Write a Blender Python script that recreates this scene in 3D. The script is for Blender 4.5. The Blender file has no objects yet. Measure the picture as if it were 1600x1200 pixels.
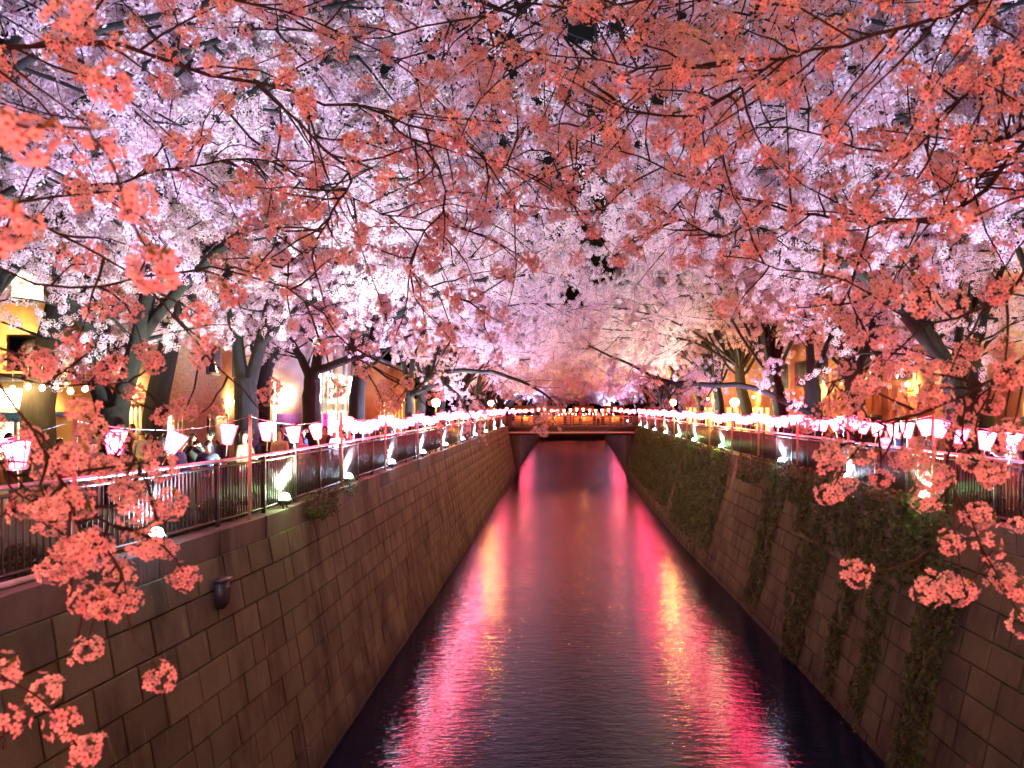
import bpy, bmesh, math, random
import numpy as np
from mathutils import Vector, Matrix, Euler
R = math.radians
random.seed(7); rng = np.random.default_rng(7)
scene = bpy.context.scene
col = scene.collection

# ------------------------------------------------------------------ camera, sky, moon, exposure
EYE, F, HY = 2.3, 1244.0, 635.0
cd = bpy.data.cameras.new('camera'); cam = bpy.data.objects.new('camera', cd); col.objects.link(cam)
cam.location = (0, 0, EYE); cam.rotation_euler = (R(90), 0, 0)
cd.sensor_width = 36; cd.lens = F / 1600 * 36; cd.shift_y = 35 / 1600
cd.clip_start = 0.05; cd.clip_end = 3000
cd.dof.use_dof = True; cd.dof.focus_distance = 11.0; cd.dof.aperture_fstop = 3.6
scene.camera = cam
world = bpy.data.worlds.new('World'); scene.world = world; world.use_nodes = True
wt = world.node_tree
sk = wt.nodes.new('ShaderNodeTexSky'); sk.sky_type = 'NISHITA'; sk.sun_disc = False
sk.sun_elevation = R(-3); sk.sun_rotation = R(200)
wt.nodes['Background'].inputs['Strength'].default_value = 0.07
wt.links.new(sk.outputs[0], wt.nodes['Background'].inputs['Color'])
ml = bpy.data.lights.new('moonlight', 'SUN'); ml.energy = 0.012; ml.angle = R(0.5); ml.color = (0.75, 0.85, 1)
mo = bpy.data.objects.new('moonlight', ml); col.objects.link(mo); mo.rotation_euler = (R(40), 0, R(20)); mo.location = (0, 0, 60)
vs = scene.view_settings
vs.view_transform = 'Standard'; vs.look = 'None'; vs.gamma = 1; vs.use_curve_mapping = False
vs.exposure = 1.25
cy = scene.cycles
cy.use_denoising = True; cy.max_bounces = 4; cy.diffuse_bounces = 1; cy.glossy_bounces = 2
cy.transmission_bounces = 3; cy.transparent_max_bounces = 4; cy.sample_clamp_indirect = 4
cy.caustics_reflective = False; cy.caustics_refractive = False; cy.use_light_tree = True
LANTERN = 1.0     # lantern brightness
FLOOD = 2100.0    # floodlight watts
NEARLAMP = 330.0  # watts of the unseen lamps added to warm the walls and near blossom

# ------------------------------------------------------------------ helpers
def at(px, py, d):
    return Vector(((px - 800) / F * d, d, EYE + (HY - py) / F * d))
def lin(pts, d):
    return float(np.interp(d, [p[0] for p in pts], [p[1] for p in pts]))
def tag(o, label=None, cat=None, group=None, kind=None):
    if label: o['label'] = label
    if cat: o['category'] = cat
    if group: o['group'] = group
    if kind: o['kind'] = kind
    return o
def link(name, me, m=None, parent=None, loc=None):
    o = bpy.data.objects.new(name, me); col.objects.link(o)
    if m is not None and me is not None and not me.materials:
        for x in (m if isinstance(m, (list, tuple)) else [m]): me.materials.append(x)
    if parent: o.parent = parent
    if loc is not None: o.location = loc
    return o
def empty(name, loc, rz=0):
    o = bpy.data.objects.new(name, None); col.objects.link(o); o.location = loc; o.rotation_euler = (0, 0, rz)
    o.empty_display_size = .2
    return o
def mesh_np(name, V, Fc, mats=None, mi=None, smooth=False):
    """V (n,3), Fc list of arrays of faces (each (m,k))"""
    me = bpy.data.meshes.new(name)
    if not isinstance(Fc, list): Fc = [Fc]
    Fc = [np.asarray(f) for f in Fc if len(f)]
    me.vertices.add(len(V)); me.vertices.foreach_set('co', np.asarray(V, dtype=np.float32).ravel())
    nl = sum(f.size for f in Fc); nf = sum(len(f) for f in Fc)
    me.loops.add(nl); me.polygons.add(nf)
    me.loops.foreach_set('vertex_index', np.concatenate([f.ravel() for f in Fc]).astype(np.int32))
    st = []; s = 0
    for f in Fc:
        st.append(s + np.arange(len(f)) * f.shape[1]); s += f.size
    me.polygons.foreach_set('loop_start', np.concatenate(st).astype(np.int32))
    if mi is not None: me.polygons.foreach_set('material_index', np.asarray(mi, dtype=np.int32))
    if smooth: me.polygons.foreach_set('use_smooth', np.ones(nf, dtype=bool))
    me.update(calc_edges=True); me.validate()
    for m in (mats or []): me.materials.append(m)
    return me
class MB:
    """collects boxes, tubes and quads into one mesh"""
    def __init__(s): s.V = []; s.Q = []; s.T = []; s.n = 0
    def add(s, V, Q=None, T=None):
        V = np.asarray(V, float); s.V.append(V)
        if Q is not None and len(Q): s.Q.append(np.asarray(Q) + s.n)
        if T is not None and len(T): s.T.append(np.asarray(T) + s.n)
        s.n += len(V)
    def box(s, c, size, rz=0, M=None):
        x, y, z = [v / 2 for v in size]
        V = np.array([[-x,-y,-z],[x,-y,-z],[x,y,-z],[-x,y,-z],[-x,-y,z],[x,-y,z],[x,y,z],[-x,y,z]])
        if M is not None: V = V @ np.array(M.to_3x3()).T
        elif rz:
            cs, sn = math.cos(rz), math.sin(rz); V = V @ np.array([[cs, sn, 0], [-sn, cs, 0], [0, 0, 1]])
        s.add(V + np.array(c), [[0,3,2,1],[4,5,6,7],[0,1,5,4],[1,2,6,5],[2,3,7,6],[3,0,4,7]])
    def tube(s, pts, rad, sides=6, cap=True):
        P = np.asarray([tuple(p) for p in pts], float); n = len(P)
        r = np.full(n, rad) if np.isscalar(rad) else np.asarray(rad, float)
        T = np.gradient(P, axis=0); T /= np.linalg.norm(T, axis=1)[:, None] + 1e-9
        up = np.where(np.abs(T[:, 2:3]) < .9, np.array([[0, 0, 1.]]), np.array([[1., 0, 0]]))
        if abs(T[0, 2]) < .9 or n == 2: up = np.tile(up[0], (n, 1))
        A = np.cross(T, up); A /= np.linalg.norm(A, axis=1)[:, None] + 1e-9
        for i in range(1, n):
            if np.dot(A[i], A[i-1]) < 0: A[i] = -A[i]
        B = np.cross(T, A)
        th = np.arange(sides) * 2 * math.pi / sides
        V = (P[:, None] + r[:, None, None] * (np.cos(th)[None, :, None] * A[:, None] + np.sin(th)[None, :, None] * B[:, None])).reshape(-1, 3)
        i = np.arange(n - 1)[:, None] * sides; j = np.arange(sides)[None, :]; k = (j + 1) % sides
        Q = np.stack([i + j, i + k, i + sides + k, i + sides + j], -1).reshape(-1, 4)
        s.add(V, Q)
        if cap and sides == 4:
            b = s.n - len(V); s.Q.append(np.array([[b, b+1, b+2, b+3], [s.n-1, s.n-2, s.n-3, s.n-4]]))
    def mesh(s, name, m=None, smooth=False):
        return mesh_np(name, np.concatenate(s.V), [np.concatenate(a) for a in (s.Q, s.T) if a], ([m] if m is not None and not isinstance(m, list) else m), smooth=smooth)
    def build(s, name, m, parent=None, smooth=False, loc=None):
        return link(name, s.mesh(name, m, smooth), parent=parent, loc=loc)
def lathe(prof, sides=10):
    mb = MB(); n = len(prof); th = np.arange(sides) * 2 * math.pi / sides
    V = np.array([[r * math.cos(t), r * math.sin(t), z] for r, z in prof for t in th])
    i = np.arange(n - 1)[:, None] * sides; j = np.arange(sides)[None, :]; k = (j + 1) % sides
    mb.add(V, np.stack([i + j, i + k, i + sides + k, i + sides + j], -1).reshape(-1, 4))
    return mb

# ------------------------------------------------------------------ materials
class NT:
    def __init__(s, name):
        s.m = bpy.data.materials.new(name); s.m.use_nodes = True; s.t = s.m.node_tree
        s.b = s.t.nodes['Principled BSDF']
    def n(s, typ, **k):
        nd = s.t.nodes.new(typ)
        for a, v in k.items():
            if a in nd.inputs: nd.inputs[a].default_value = v
            else: setattr(nd, a, v)
        return nd
    def l(s, a, b): s.t.links.new(a, b)
    def pos(s, scale=(1, 1, 1), obj=False):
        mp = s.n('ShaderNodeMapping'); mp.inputs['Scale'].default_value = scale
        if obj: s.l(s.n('ShaderNodeTexCoord').outputs['Object'], mp.inputs[0])
        else: s.l(s.n('ShaderNodeNewGeometry').outputs['Position'], mp.inputs[0])
        return mp.outputs[0]
    def noise(s, scale, detail=4, rough=.6, vec=None):
        nd = s.n('ShaderNodeTexNoise', Scale=scale, Detail=detail, Roughness=rough)
        if vec is not None: s.l(vec, nd.inputs['Vector'])
        return nd.outputs['Fac']
    def ramp(s, f, stops):
        r = s.n('ShaderNodeValToRGB'); e = r.color_ramp.elements
        while len(e) < len(stops): e.new(.5)
        for x, (p, c) in zip(e, stops): x.position = p; x.color = (*c, 1)
        s.l(f, r.inputs[0]); return r.outputs[0]
    def mix(s, f, a, b, mode='MIX'):
        m = s.n('ShaderNodeMix', data_type='RGBA', blend_type=mode)
        for i, v in ((0, f), (6, a), (7, b)):
            if hasattr(v, 'is_output'): s.l(v, m.inputs[i])
            elif i == 0: m.inputs[0].default_value = v
            else: m.inputs[i].default_value = (*v, 1)
        return m.outputs[2]
    def bump(s, h, strength=.3, dist=.02):
        b = s.n('ShaderNodeBump', Strength=strength, Distance=dist); s.l(h, b.inputs['Height']); s.l(b.outputs[0], s.b.inputs['Normal'])
    def base(s, c):
        if hasattr(c, 'is_output'): s.l(c, s.b.inputs['Base Color'])
        else: s.b.inputs['Base Color'].default_value = (*c, 1)
def simple(name, c, rough=.6, metal=0, var=.25, scale=8):
    m = NT(name); f = m.noise(scale, 4, .6, m.pos())
    m.base(m.ramp(f, [(.3, tuple(x * (1 - var) for x in c)), (.7, tuple(min(1, x * (1 + var)) for x in c))]))
    m.b.inputs['Roughness'].default_value = rough; m.b.inputs['Metallic'].default_value = metal
    return m.m
def emis(name, c, s, base=(.8, .8, .8)):
    m = NT(name); m.base(base); m.b.inputs['Emission Color'].default_value = (*c, 1); m.b.inputs['Emission Strength'].default_value = s
    m.b.inputs['Roughness'].default_value = .6
    return m.m
def stone_mat(name, c1, c2, dark):
    m = NT(name)
    big = m.noise(.9, 5, .65, m.pos()); fine = m.noise(38, 5, .7, m.pos())
    streak = m.noise(1.0, 5, .62, m.pos((1.9, 1.1, .16)))
    oi = m.n('ShaderNodeObjectInfo')
    c = m.ramp(big, [(.3, c1), (.72, c2)])
    c = m.mix(.35, c, m.ramp(oi.outputs['Random'], [(0, tuple(x*.55 for x in c1)), (1, tuple(x*1.25 for x in c2))]))
    patch = m.noise(.45, 4, .7, m.pos((1, 1, .6)))
    ms = m.mix(1.0, m.ramp(streak, [(.40, (.95, .95, .95)), (.58, (.0, .0, .0))]), m.ramp(patch, [(.42, (.15, .15, .15)), (.60, (1, 1, 1))]), 'MULTIPLY')
    c = m.mix(ms, c, dark)
    pale = m.noise(1.0, 4, .6, m.pos((5.5, 5.5, .22)))
    c = m.mix(m.ramp(pale, [(.62, (0, 0, 0)), (.72, (.5, .5, .5))]), c, tuple(x * 1.7 for x in c2))
    c = m.mix(.6, c, m.ramp(fine, [(.25, (.45, .45, .45)), (.7, (1.2, 1.2, 1.2))]), 'MULTIPLY')
    sp = m.n('ShaderNodeSeparateXYZ'); m.l(m.n('ShaderNodeNewGeometry').outputs['Position'], sp.inputs[0])
    wob = m.n('ShaderNodeMath', operation='MULTIPLY_ADD'); m.l(big, wob.inputs[0]); wob.inputs[1].default_value = 1.3; m.l(sp.outputs['Z'], wob.inputs[2])
    low_band = m.n('ShaderNodeMapRange'); m.l(wob.outputs[0], low_band.inputs[0])
    for q, v in ((1, -4.9), (2, -4.2), (3, .75), (4, 0)): low_band.inputs[q].default_value = v
    c = m.mix(low_band.outputs[0], c, tuple(x * .8 for x in dark))         # darker band just above the water
    m.base(c); m.b.inputs['Roughness'].default_value = .85
    m.bump(fine, .7, .016)
    return m.m
M = {}
M['stone'] = stone_mat('wall_stone', (.070, .071, .036), (.142, .140, .070), (.030, .023, .017))
M['stone_left'] = stone_mat('wall_stone_pale', (.088, .088, .046), (.185, .180, .094), (.022, .019, .011))
M['mortar'] = simple('mortar_joint', (.035, .03, .025), .95)
M['concrete'] = stone_mat('coping_concrete', (.13, .11, .085), (.22, .19, .15), (.04, .034, .028))
M['asphalt'] = simple('street_asphalt', (.05, .05, .05), .9, scale=3)
M['soil'] = simple('ledge_soil', (.05, .042, .03), .95, scale=6)
M['bark'] = None
def bark():
    m = NT('cherry_bark'); f = m.noise(9, 6, .7, m.pos((1, 1, .35))); g = m.noise(60, 4, .7, m.pos((1, 1, 3)))
    c = m.ramp(f, [(.35, (.003, .0025, .0025)), (.55, (.009, .0065, .006)), (.75, (.026, .021, .019))])
    m.base(c); m.b.inputs['Roughness'].default_value = .8; m.bump(m.mix(.5, f, g), 1.0, .08); return m.m
M['bark'] = bark()
M['twig'] = simple('twig_bark', (.013, .008, .009), .75, scale=20)
def petal(name, c, tr):
    m = NT(name); t = m.t
    oi = m.n('ShaderNodeObjectInfo')
    geo = m.pos(); f = m.noise(3.0, 3, .6, geo)
    cc = m.ramp(f, [(.3, tuple(x * y for x, y in zip(c, (.96, .80, .86)))), (.7, c)])
    cc = m.mix(.5, cc, m.ramp(oi.outputs['Random'], [(0, (.80, .50, .60)), (1, (.92, .84, .88))]))
    m.base(cc); m.b.inputs['Roughness'].default_value = .6; m.b.inputs['Specular IOR Level'].default_value = .2
    tl = m.n('ShaderNodeBsdfTranslucent'); m.l(cc, tl.inputs[0])
    mx = m.n('ShaderNodeMixShader'); mx.inputs[0].default_value = tr
    m.l(m.b.outputs[0], mx.inputs[1]); m.l(tl.outputs[0], mx.inputs[2]); m.l(mx.outputs[0], t.nodes['Material Output'].inputs[0])
    return m.m
M['petal'] = petal('cherry_petal', (.88, .70, .82), .36)
M['calyx'] = simple('flower_calyx', (.20, .035, .04), .6, scale=40)
def leafm(name, c1, c2, scale=5):
    m = NT(name); f = m.noise(scale, 3, .7, m.pos()); cc = m.ramp(f, [(.3, c1), (.7, c2)])
    m.base(cc); m.b.inputs['Roughness'].default_value = .55
    tl = m.n('ShaderNodeBsdfTranslucent'); m.l(cc, tl.inputs[0]); mx = m.n('ShaderNodeMixShader'); mx.inputs[0].default_value = .3
    m.l(m.b.outputs[0], mx.inputs[1]); m.l(tl.outputs[0], mx.inputs[2]); m.l(mx.outputs[0], m.t.nodes['Material Output'].inputs[0])
    return m.m
M['young_leaf'] = leafm('young_leaf', (.06, .07, .012), (.13, .19, .03))
M['ivy'] = leafm('ivy_leaf', (.016, .04, .010), (.10, .16, .03), 2.5)
M['shrub'] = leafm('shrub_leaf', (.03, .05, .012), (.10, .12, .03), 6)
M['rail'] = simple('handrail_metal', (.42, .36, .36), .32, .7, .15, 4)
M['rail_dark'] = simple('railing_paint', (.085, .060, .052), .42, .3, .25, 12)
M['wood'] = simple('pole_wood', (.46, .30, .17), .7, 0, .25, 14)
M['cord'] = simple('cord', (.35, .30, .28), .7)
M['housing'] = simple('lamp_housing', (.06, .06, .065), .45, .4)
M['paper'] = emis('lantern_paper', (1.0, .05, .14), 36.0 * LANTERN)
M['paper_warm'] = emis('lantern_paper_warm', (1.0, .14, .10), 29 * LANTERN)
M['rim'] = emis('lantern_rim_red', (1.0, .05, .14), 2.2 * LANTERN, (.6, .05, .1))
M['lens'] = emis('floodlight_lens', (.80, .92, 1.0), 30)
M['lens_green'] = emis('floodlight_lens_greenish', (.70, 1.0, .62), 30)
M['steel'] = simple('bridge_steel', (.06, .05, .045), .5, .2)
M['pipe'] = simple('pipe_grey', (.5, .46, .44), .5)

# ------------------------------------------------------------------ canal shape (distance, X) in metres
L_base = [(-40, -12), (5, -5.7), (9.8, -5.2), (12.8, -4.72), (17.4, -4.15), (65, -1.2), (93, .5), (260, 10.8)]
R_base = [(-40, 7.0), (7.9, 7.95), (17.4, 8.25), (29, 8.95), (45.7, 9.7), (68, 11.2), (93, 13.3), (179, 21), (260, 29)]
L_BAT, R_BAT, WALL_H, WATER = 1.0, 1.25, 5.6, -5.6
STREET = -0.08
def edgeX(side, d): return lin(L_base, d) - L_BAT if side < 0 else lin(R_base, d) + R_BAT
def baseX(side, d): return lin(L_base if side < 0 else R_base, d)
def railX(side, d): return edgeX(side, d) + side * (.16 + .045 * max(0, 16 - d))

# ------------------------------------------------------------------ water
def water_mat():
    m = NT('canal_water'); m.base((.002, .007, .024)); b = m.b
    b.inputs['Roughness'].default_value = .03; b.inputs['IOR'].default_value = 1.33
    b.inputs['Specular IOR Level'].default_value = .5
    n1 = m.noise(1.0, 3, .62, m.pos((2.0, 4.6, 1))); n2 = m.noise(1.0, 3, .6, m.pos((9, 17, 1)))
    n3 = m.noise(1.0, 2, .5, m.pos((.35, .6, 1)))
    a = m.n('ShaderNodeMath', operation='MULTIPLY'); m.l(n2, a.inputs[0]); a.inputs[1].default_value = .24
    s = m.n('ShaderNodeMath', operation='ADD'); m.l(n1, s.inputs[0]); m.l(a.outputs[0], s.inputs[1])
    a3 = m.n('ShaderNodeMath', operation='MULTIPLY_ADD'); m.l(n3, a3.inputs[0]); a3.inputs[1].default_value = .8; m.l(s.outputs[0], a3.inputs[2])
    sp = m.n('ShaderNodeSeparateXYZ'); m.l(m.n('ShaderNodeNewGeometry').outputs['Position'], sp.inputs[0])
    mr = m.n('ShaderNodeMapRange'); m.l(sp.outputs['Y'], mr.inputs[0])
    for q, v in ((1, 12), (2, 130), (3, .75), (4, 1.9)): mr.inputs[q].default_value = v
    pt = m.noise(1.0, 3, .6, m.pos((.12, .05, 1)))          # calmer and rougher patches
    pm = m.n('ShaderNodeMath', operation='MULTIPLY_ADD'); m.l(pt, pm.inputs[0]); pm.inputs[1].default_value = 1.2; pm.inputs[2].default_value = .4
    h1 = m.n('ShaderNodeMath', operation='MULTIPLY'); m.l(mr.outputs[0], h1.inputs[0]); m.l(pm.outputs[0], h1.inputs[1])
    h2 = m.n('ShaderNodeMath', operation='MULTIPLY'); m.l(a3.outputs[0], h2.inputs[0]); m.l(h1.outputs[0], h2.inputs[1])
    m.bump(h2.outputs[0], 1.0, .024)
    return m.m
yy = [-40, 5, 8, 9.8, 12.8, 17.4, 29, 46, 68, 93, 130, 179, 260]
mb = MB()
V = []; Q = []
for i, y in enumerate(yy):
    V += [[baseX(-1, y) - .3, y, WATER], [baseX(1, y) + .3, y, WATER]]
    if i: Q.append([2*i-2, 2*i-1, 2*i+1, 2*i])
mb.add(V, Q); tag(mb.build('water', water_mat()), kind='structure')
mb = MB(); mb.box((5, 110, WATER - 1.5), (70, 320, .2)); tag(mb.build('canal_bed', M['mortar']), kind='structure')

# ------------------------------------------------------------------ banks: street, ledge
for s, nm in ((-1, 'left'), (1, 'right')):
    mb = MB(); V = []; Q = []
    ys = [-60, -40, 5, 8, 9.8, 12.8, 15, 18, 24, 30, 37, 46, 60, 68, 93, 130, 179, 260]
    for i, y in enumerate(ys):
        e = edgeX(s, y) + s * 1.15
        V += [[e, y, STREET], [s * 500, y, STREET]]
        if i: Q.append([2*i-2, 2*i-1, 2*i+1, 2*i] if s > 0 else [2*i-1, 2*i-2, 2*i, 2*i+1])
    mb.add(V, Q); tag(mb.build('street' , M['asphalt']), kind='structure')
    mb = MB(); V = []; Q = []
    for i, y in enumerate(ys):
        e = edgeX(s, y) + s * .45; r = edgeX(s, y) + s * 1.15
        V += [[e, y, -.03], [r, y, -.03], [r, y, STREET - .3]]
        if i:
            a = 3*i-3; b = 3*i
            Q += ([[a, a+1, b+1, b], [a+1, a+2, b+2, b+1]] if s > 0 else [[a+1, a, b, b+1], [a+2, a+1, b+1, b+2]])
    mb.add(V, Q); tag(mb.build('planted_ledge', M['soil']), kind='structure')
mb = MB(); mb.add([[-500, 200, STREET + .01], [500, 200, STREET + .01], [500, 900, STREET + .01], [-500, 900, STREET + .01]], [[0, 1, 2, 3]])
mb.add([[-60, 200, STREET], [60, 200, STREET], [60, 200, -7], [-60, 200, -7]], [[0, 1, 2, 3]])
tag(mb.build('far_ground', M['asphalt']), kind='structure')

# ------------------------------------------------------------------ canal walls in stone blocks
def chain(side, y0, y1, step):
    """stations along the top of the wall: list of (Y, X)"""
    out = []; y = y0
    while y < y1:
        out.append(y); y += step
    return out
def block_mesh(L, H, T, name, m, bev=.02):
    bm = bmesh.new(); bmesh.ops.create_cube(bm, size=1)
    for v in bm.verts:
        v.co = Vector((v.co.x * L, v.co.y * T, v.co.z * H))
    f = [f for f in bm.faces if f.normal.y > .9][0]
    # front face chamfered: a smaller raised face with its own slope to the joints
    r = bmesh.ops.inset_region(bm, faces=[f], thickness=bev)
    for v in f.verts: v.co.y += bev * .7
    me = bpy.data.meshes.new(name); bm.to_mesh(me); bm.free(); me.materials.append(m); return me
BAT = {-1: L_BAT, 1: R_BAT}
def wall(side, label):
    stone = M['stone_left'] if side < 0 else M['stone']
    wall_o = empty('canal_wall', (edgeX(side, 20), 20, 0)); tag(wall_o, label, 'wall')
    inv = Matrix.Translation(-wall_o.location)
    bat = BAT[side]; slope = math.atan2(bat, WALL_H); SL = math.hypot(bat, WALL_H)
    # backing
    mb = MB(); V = []; Q = []
    ys = [-40, 5, 9.8, 12.8, 17.4, 29, 45.7, 68, 93, 130, 179, 260]
    for i, y in enumerate(ys):
        t = edgeX(side, y) + side * .11; b = baseX(side, y) + side * .11
        V += [[t, y, -.03], [b, y, WATER - 1], [t + side * .5, y, -.03]]
        if i: a = 3*i-3; c = 3*i; Q += [[a, a+1, c+1, c], [a, c, c+2, a+2]]
    mb.add(V, Q); o = mb.build('backing', M['mortar'], wall_o); o.data.transform(inv)
    Lb, Hc, CH = .98, .565, .46
    vm = [block_mesh(Lb * k - .022, Hc - .022, .2, 'stone_block', stone) for k in (1, .93, 1.0)]
    vm[1] = block_mesh(Lb * .5 - .022, Hc - .022, .2, 'stone_block', stone)
    cope = block_mesh(1.96 - .012, CH, .42, 'coping_stone', M['concrete'], .012)
    rows = int(math.ceil((SL - CH) / Hc)) + 1
    cand = []
    rr = random.Random(3 + side)
    for r in range(rows):
        y = 5.0 + (Lb / 2 if r % 2 else 0)
        while y < 100:
            L = Lb
            half = rr.random() < .12
            if half: L = Lb * .5
            yc = y + L / 2; dv = CH + (r + .5) * Hc
            z = -dv / SL * WALL_H
            if z < WATER - .5: y += L; continue
            x = edgeX(side, yc) - side * bat * dv / SL
            d2 = (edgeX(side, yc + .5) - edgeX(side, yc - .5))
            T = Vector((d2, 1, 0)).normalized()
            N0 = Vector((-side, side * d2 , 0)).normalized(); N = (N0 * math.cos(slope) + Vector((0, 0, 1)) * math.sin(slope)).normalized()
            U = T.cross(N) ; U = U if U.z > 0 else -U
            Mx = Matrix(((T.x, N.x, U.x), (T.y, N.y, U.y), (T.z, N.z, U.z)))
            if Mx.determinant() < 0: Mx = Matrix(((-T.x, N.x, U.x), (-T.y, N.y, U.y), (-T.z, N.z, U.z)))
            off = N * (-.1 + rr.uniform(-.012, .012))
            Mx = Mx.to_4x4(); Mx = Matrix.Rotation(rr.uniform(-.006, .006), 4, 'Z') @ Mx
            P = Vector((x, yc, z)) + off
            px = 800 + F * x / yc; py = HY + F * (EYE - z) / yc
            vis = -30 < px < 1640 and py < 1230
            area = (L * F / yc) * (Hc * F / yc) * abs(x / yc)
            cand.append((vis, area, 1 if half else 0, Matrix.Translation(P) @ Mx))
            y += L
    cand.sort(key=lambda c: (-c[0], -c[1]))
    for vis, a, k, mx in cand[:296]:
        o = link('stone_block', vm[k], parent=wall_o); o.matrix_local = inv @ mx
    mb = MB()
    for vis, a, k, mx in cand[296:]:
        me = vm[k]; V = np.array([tuple(mx @ v.co) for v in me.vertices])
        Qs = [list(p.vertices) for p in me.polygons]
        mb.add(V, Qs)
    o = mb.build('stone_block_far', stone, wall_o); o.data.transform(inv); o['kind'] = 'stuff'
    y = 3.0; i = 0
    mbf = MB()
    while y < 99:
        yc = y + .98; x = edgeX(side, yc); d2 = edgeX(side, yc + .5) - edgeX(side, yc - .5)
        T = Vector((d2, 1, 0)).normalized(); N = Vector((-side, side * d2, 0)).normalized(); U = Vector((0, 0, 1))
        if T.cross(N).z < 0: T = -T
        mx = Matrix(((T.x, N.x, 0), (T.y, N.y, 0), (0, 0, 1))).to_4x4()
        mx = Matrix.Translation(Vector((x, yc, -CH / 2)) - N * .155 + Vector((0, 0, rr.uniform(-.004, .004)))) @ mx
        if yc < 60:
            o = link('coping_stone', cope, parent=wall_o); o.matrix_local = inv @ mx
        else:
            mbf.add(np.array([tuple(mx @ v.co) for v in cope.vertices]), [list(p.vertices) for p in cope.polygons])
        y += 1.96
    o = mbf.build('coping_stone_far', M['concrete'], wall_o); o.data.transform(inv); o['kind'] = 'stuff'
    # plain far wall beyond the bridge
    mb = MB(); V = []; Q = []
    for i, y in enumerate([98, 130, 179, 260]):
        V += [[edgeX(side, y), y, 0], [baseX(side, y), y, WATER - 1], [edgeX(side, y) + side * .5, y, 0]]
        if i: a = 3*i-3; c = 3*i; Q += [[a, a+1, c+1, c], [a, c, c+2, a+2]]
    mb.add(V, Q); o = mb.build('plain_wall', stone, wall_o); o.data.transform(inv)
    return wall_o
wall(-1, 'pale stone block retaining wall along the left side of the canal')
wall(1, 'ivy hung stone block retaining wall along the right side of the canal')
# ribs (slight buttress) on the walls where the sections change
for side, ys, lab in ((-1, (62.0,), 'narrow buttress on the left canal wall in front of the bridge'), (1, (37.0,), 'narrow buttress on the right canal wall at the edge of the far ivy')):
    for y in ys:
        mb = MB(); t = edgeX(side, y); b = baseX(side, y); w = .22
        V = [[t - side * .04, y - w, -.02], [t + side * .3, y - w, -.02], [t + side * .3, y + w, -.02], [t - side * .04, y + w, -.02],
             [b - side * .06, y - w, WATER - .5], [b + side * .3, y - w, WATER - .5], [b + side * .3, y + w, WATER - .5], [b - side * .06, y + w, WATER - .5]]
        mb.add(V, [[0,1,2,3],[7,6,5,4],[4,5,1,0],[5,6,2,1],[6,7,3,2],[7,4,0,3]])
        tag(mb.build('buttress', M['concrete']), lab, 'buttress')
# drain outlet on the left wall
y = 14.4; x = edgeX(-1, y) + .28
o = empty('drain_outlet', (x, y, -1.1)); tag(o, 'dark drain outlet with a flap high in the left stone wall', 'drain')
mb = MB(); mb.box((0, 0, 0), (.16, .30, .46)); mb.box((.02, 0, .27), (.22, .36, .05)); mb.build('outlet_box', M['housing'], o)
mb = MB(); mb.box((.11, 0, -.03), (.03, .22, .34), M=Matrix.Rotation(R(12), 3, 'Y')); mb.build('flap', M['mortar'], o)
mb = MB(); pts = [Vector((edgeX(-1, q) - .22, q, .05)) for q in (7.5, 9, 10, 11.3)]
pp = empty('pipe_run', (0, 0, 0)); tag(pp, 'pale grey pipe lying on the left ledge with a junction box at its end', 'pipe')
mb.tube(pts, .045, 8); mb.build('pipe', M['pipe'], pp, smooth=True)
mb = MB(); mb.box((edgeX(-1, 11.45) - .22, 11.45, .06), (.2, .26, .16)); mb.build('junction_box', M['pipe'], pp)

# ------------------------------------------------------------------ railings
def railing(side, y0, y1, label):
    root = empty('railing', (railX(side, 20), 20, 0)); tag(root, label, 'railing')
    inv = Matrix.Translation(-root.location)
    ys = np.arange(y0, y1, 1.0); 
    P = [Vector((railX(side, y), y, 0)) for y in ys]
    def sm(mb, name, m, **k):
        o = mb.build(name, m, root, **k); o.data.transform(inv); return o
    mb = MB(); mb.tube([p + Vector((0, 0, 1.25)) for p in P], .036, 8); sm(mb, 'handrail', M['rail'], smooth=True)
    mb = MB(); mb.tube([p + Vector((0, 0, 1.14)) for p in P], .030, 4); sm(mb, 'top_rail', M['rail_dark'])
    mb = MB(); mb.tube([p + Vector((0, 0, .12)) for p in P], .028, 4); sm(mb, 'bottom_rail', M['rail_dark'])
    # posts by arc length
    mb0 = MB(); mb0.box((0, 0, .60), (.07, .07, 1.25)); post = mb0.mesh('post', M['rail_dark'])
    mb0 = MB(); mb0.box((0, 0, .63), (.022, .022, 1.0)); bal = mb0.mesh('baluster', M['rail_dark'])
    y = y0; n = 0; d = 0; nb = 0; far = MB()
    while y < y1:
        x = railX(side, y); dx = railX(side, y + .05) - railX(side, y - .05); k = .115 / math.hypot(1, dx / .1)
        if n % 17 == 0:
            o = link('post', post, parent=root, loc=Vector((x, y, 0)) - root.location)
        else:
            px = 800 + F * x / y
            if nb < 290 and -20 < px < 1620:
                o = link('baluster', bal, parent=root, loc=Vector((x, y, 0)) - root.location); nb += 1
            else: far.box((x, y, .63), (.022, .022, 1.0))
        n += 1; y += k
    sm(far, 'far_baluster', M['rail_dark'])['kind'] = 'stuff'
    return root
railing(-1, 7.5, 92.4, 'brown metal railing with thin upright bars along the left bank')
railing(1, 8, 92.4, 'brown metal railing with thin upright bars along the right bank')

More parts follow.
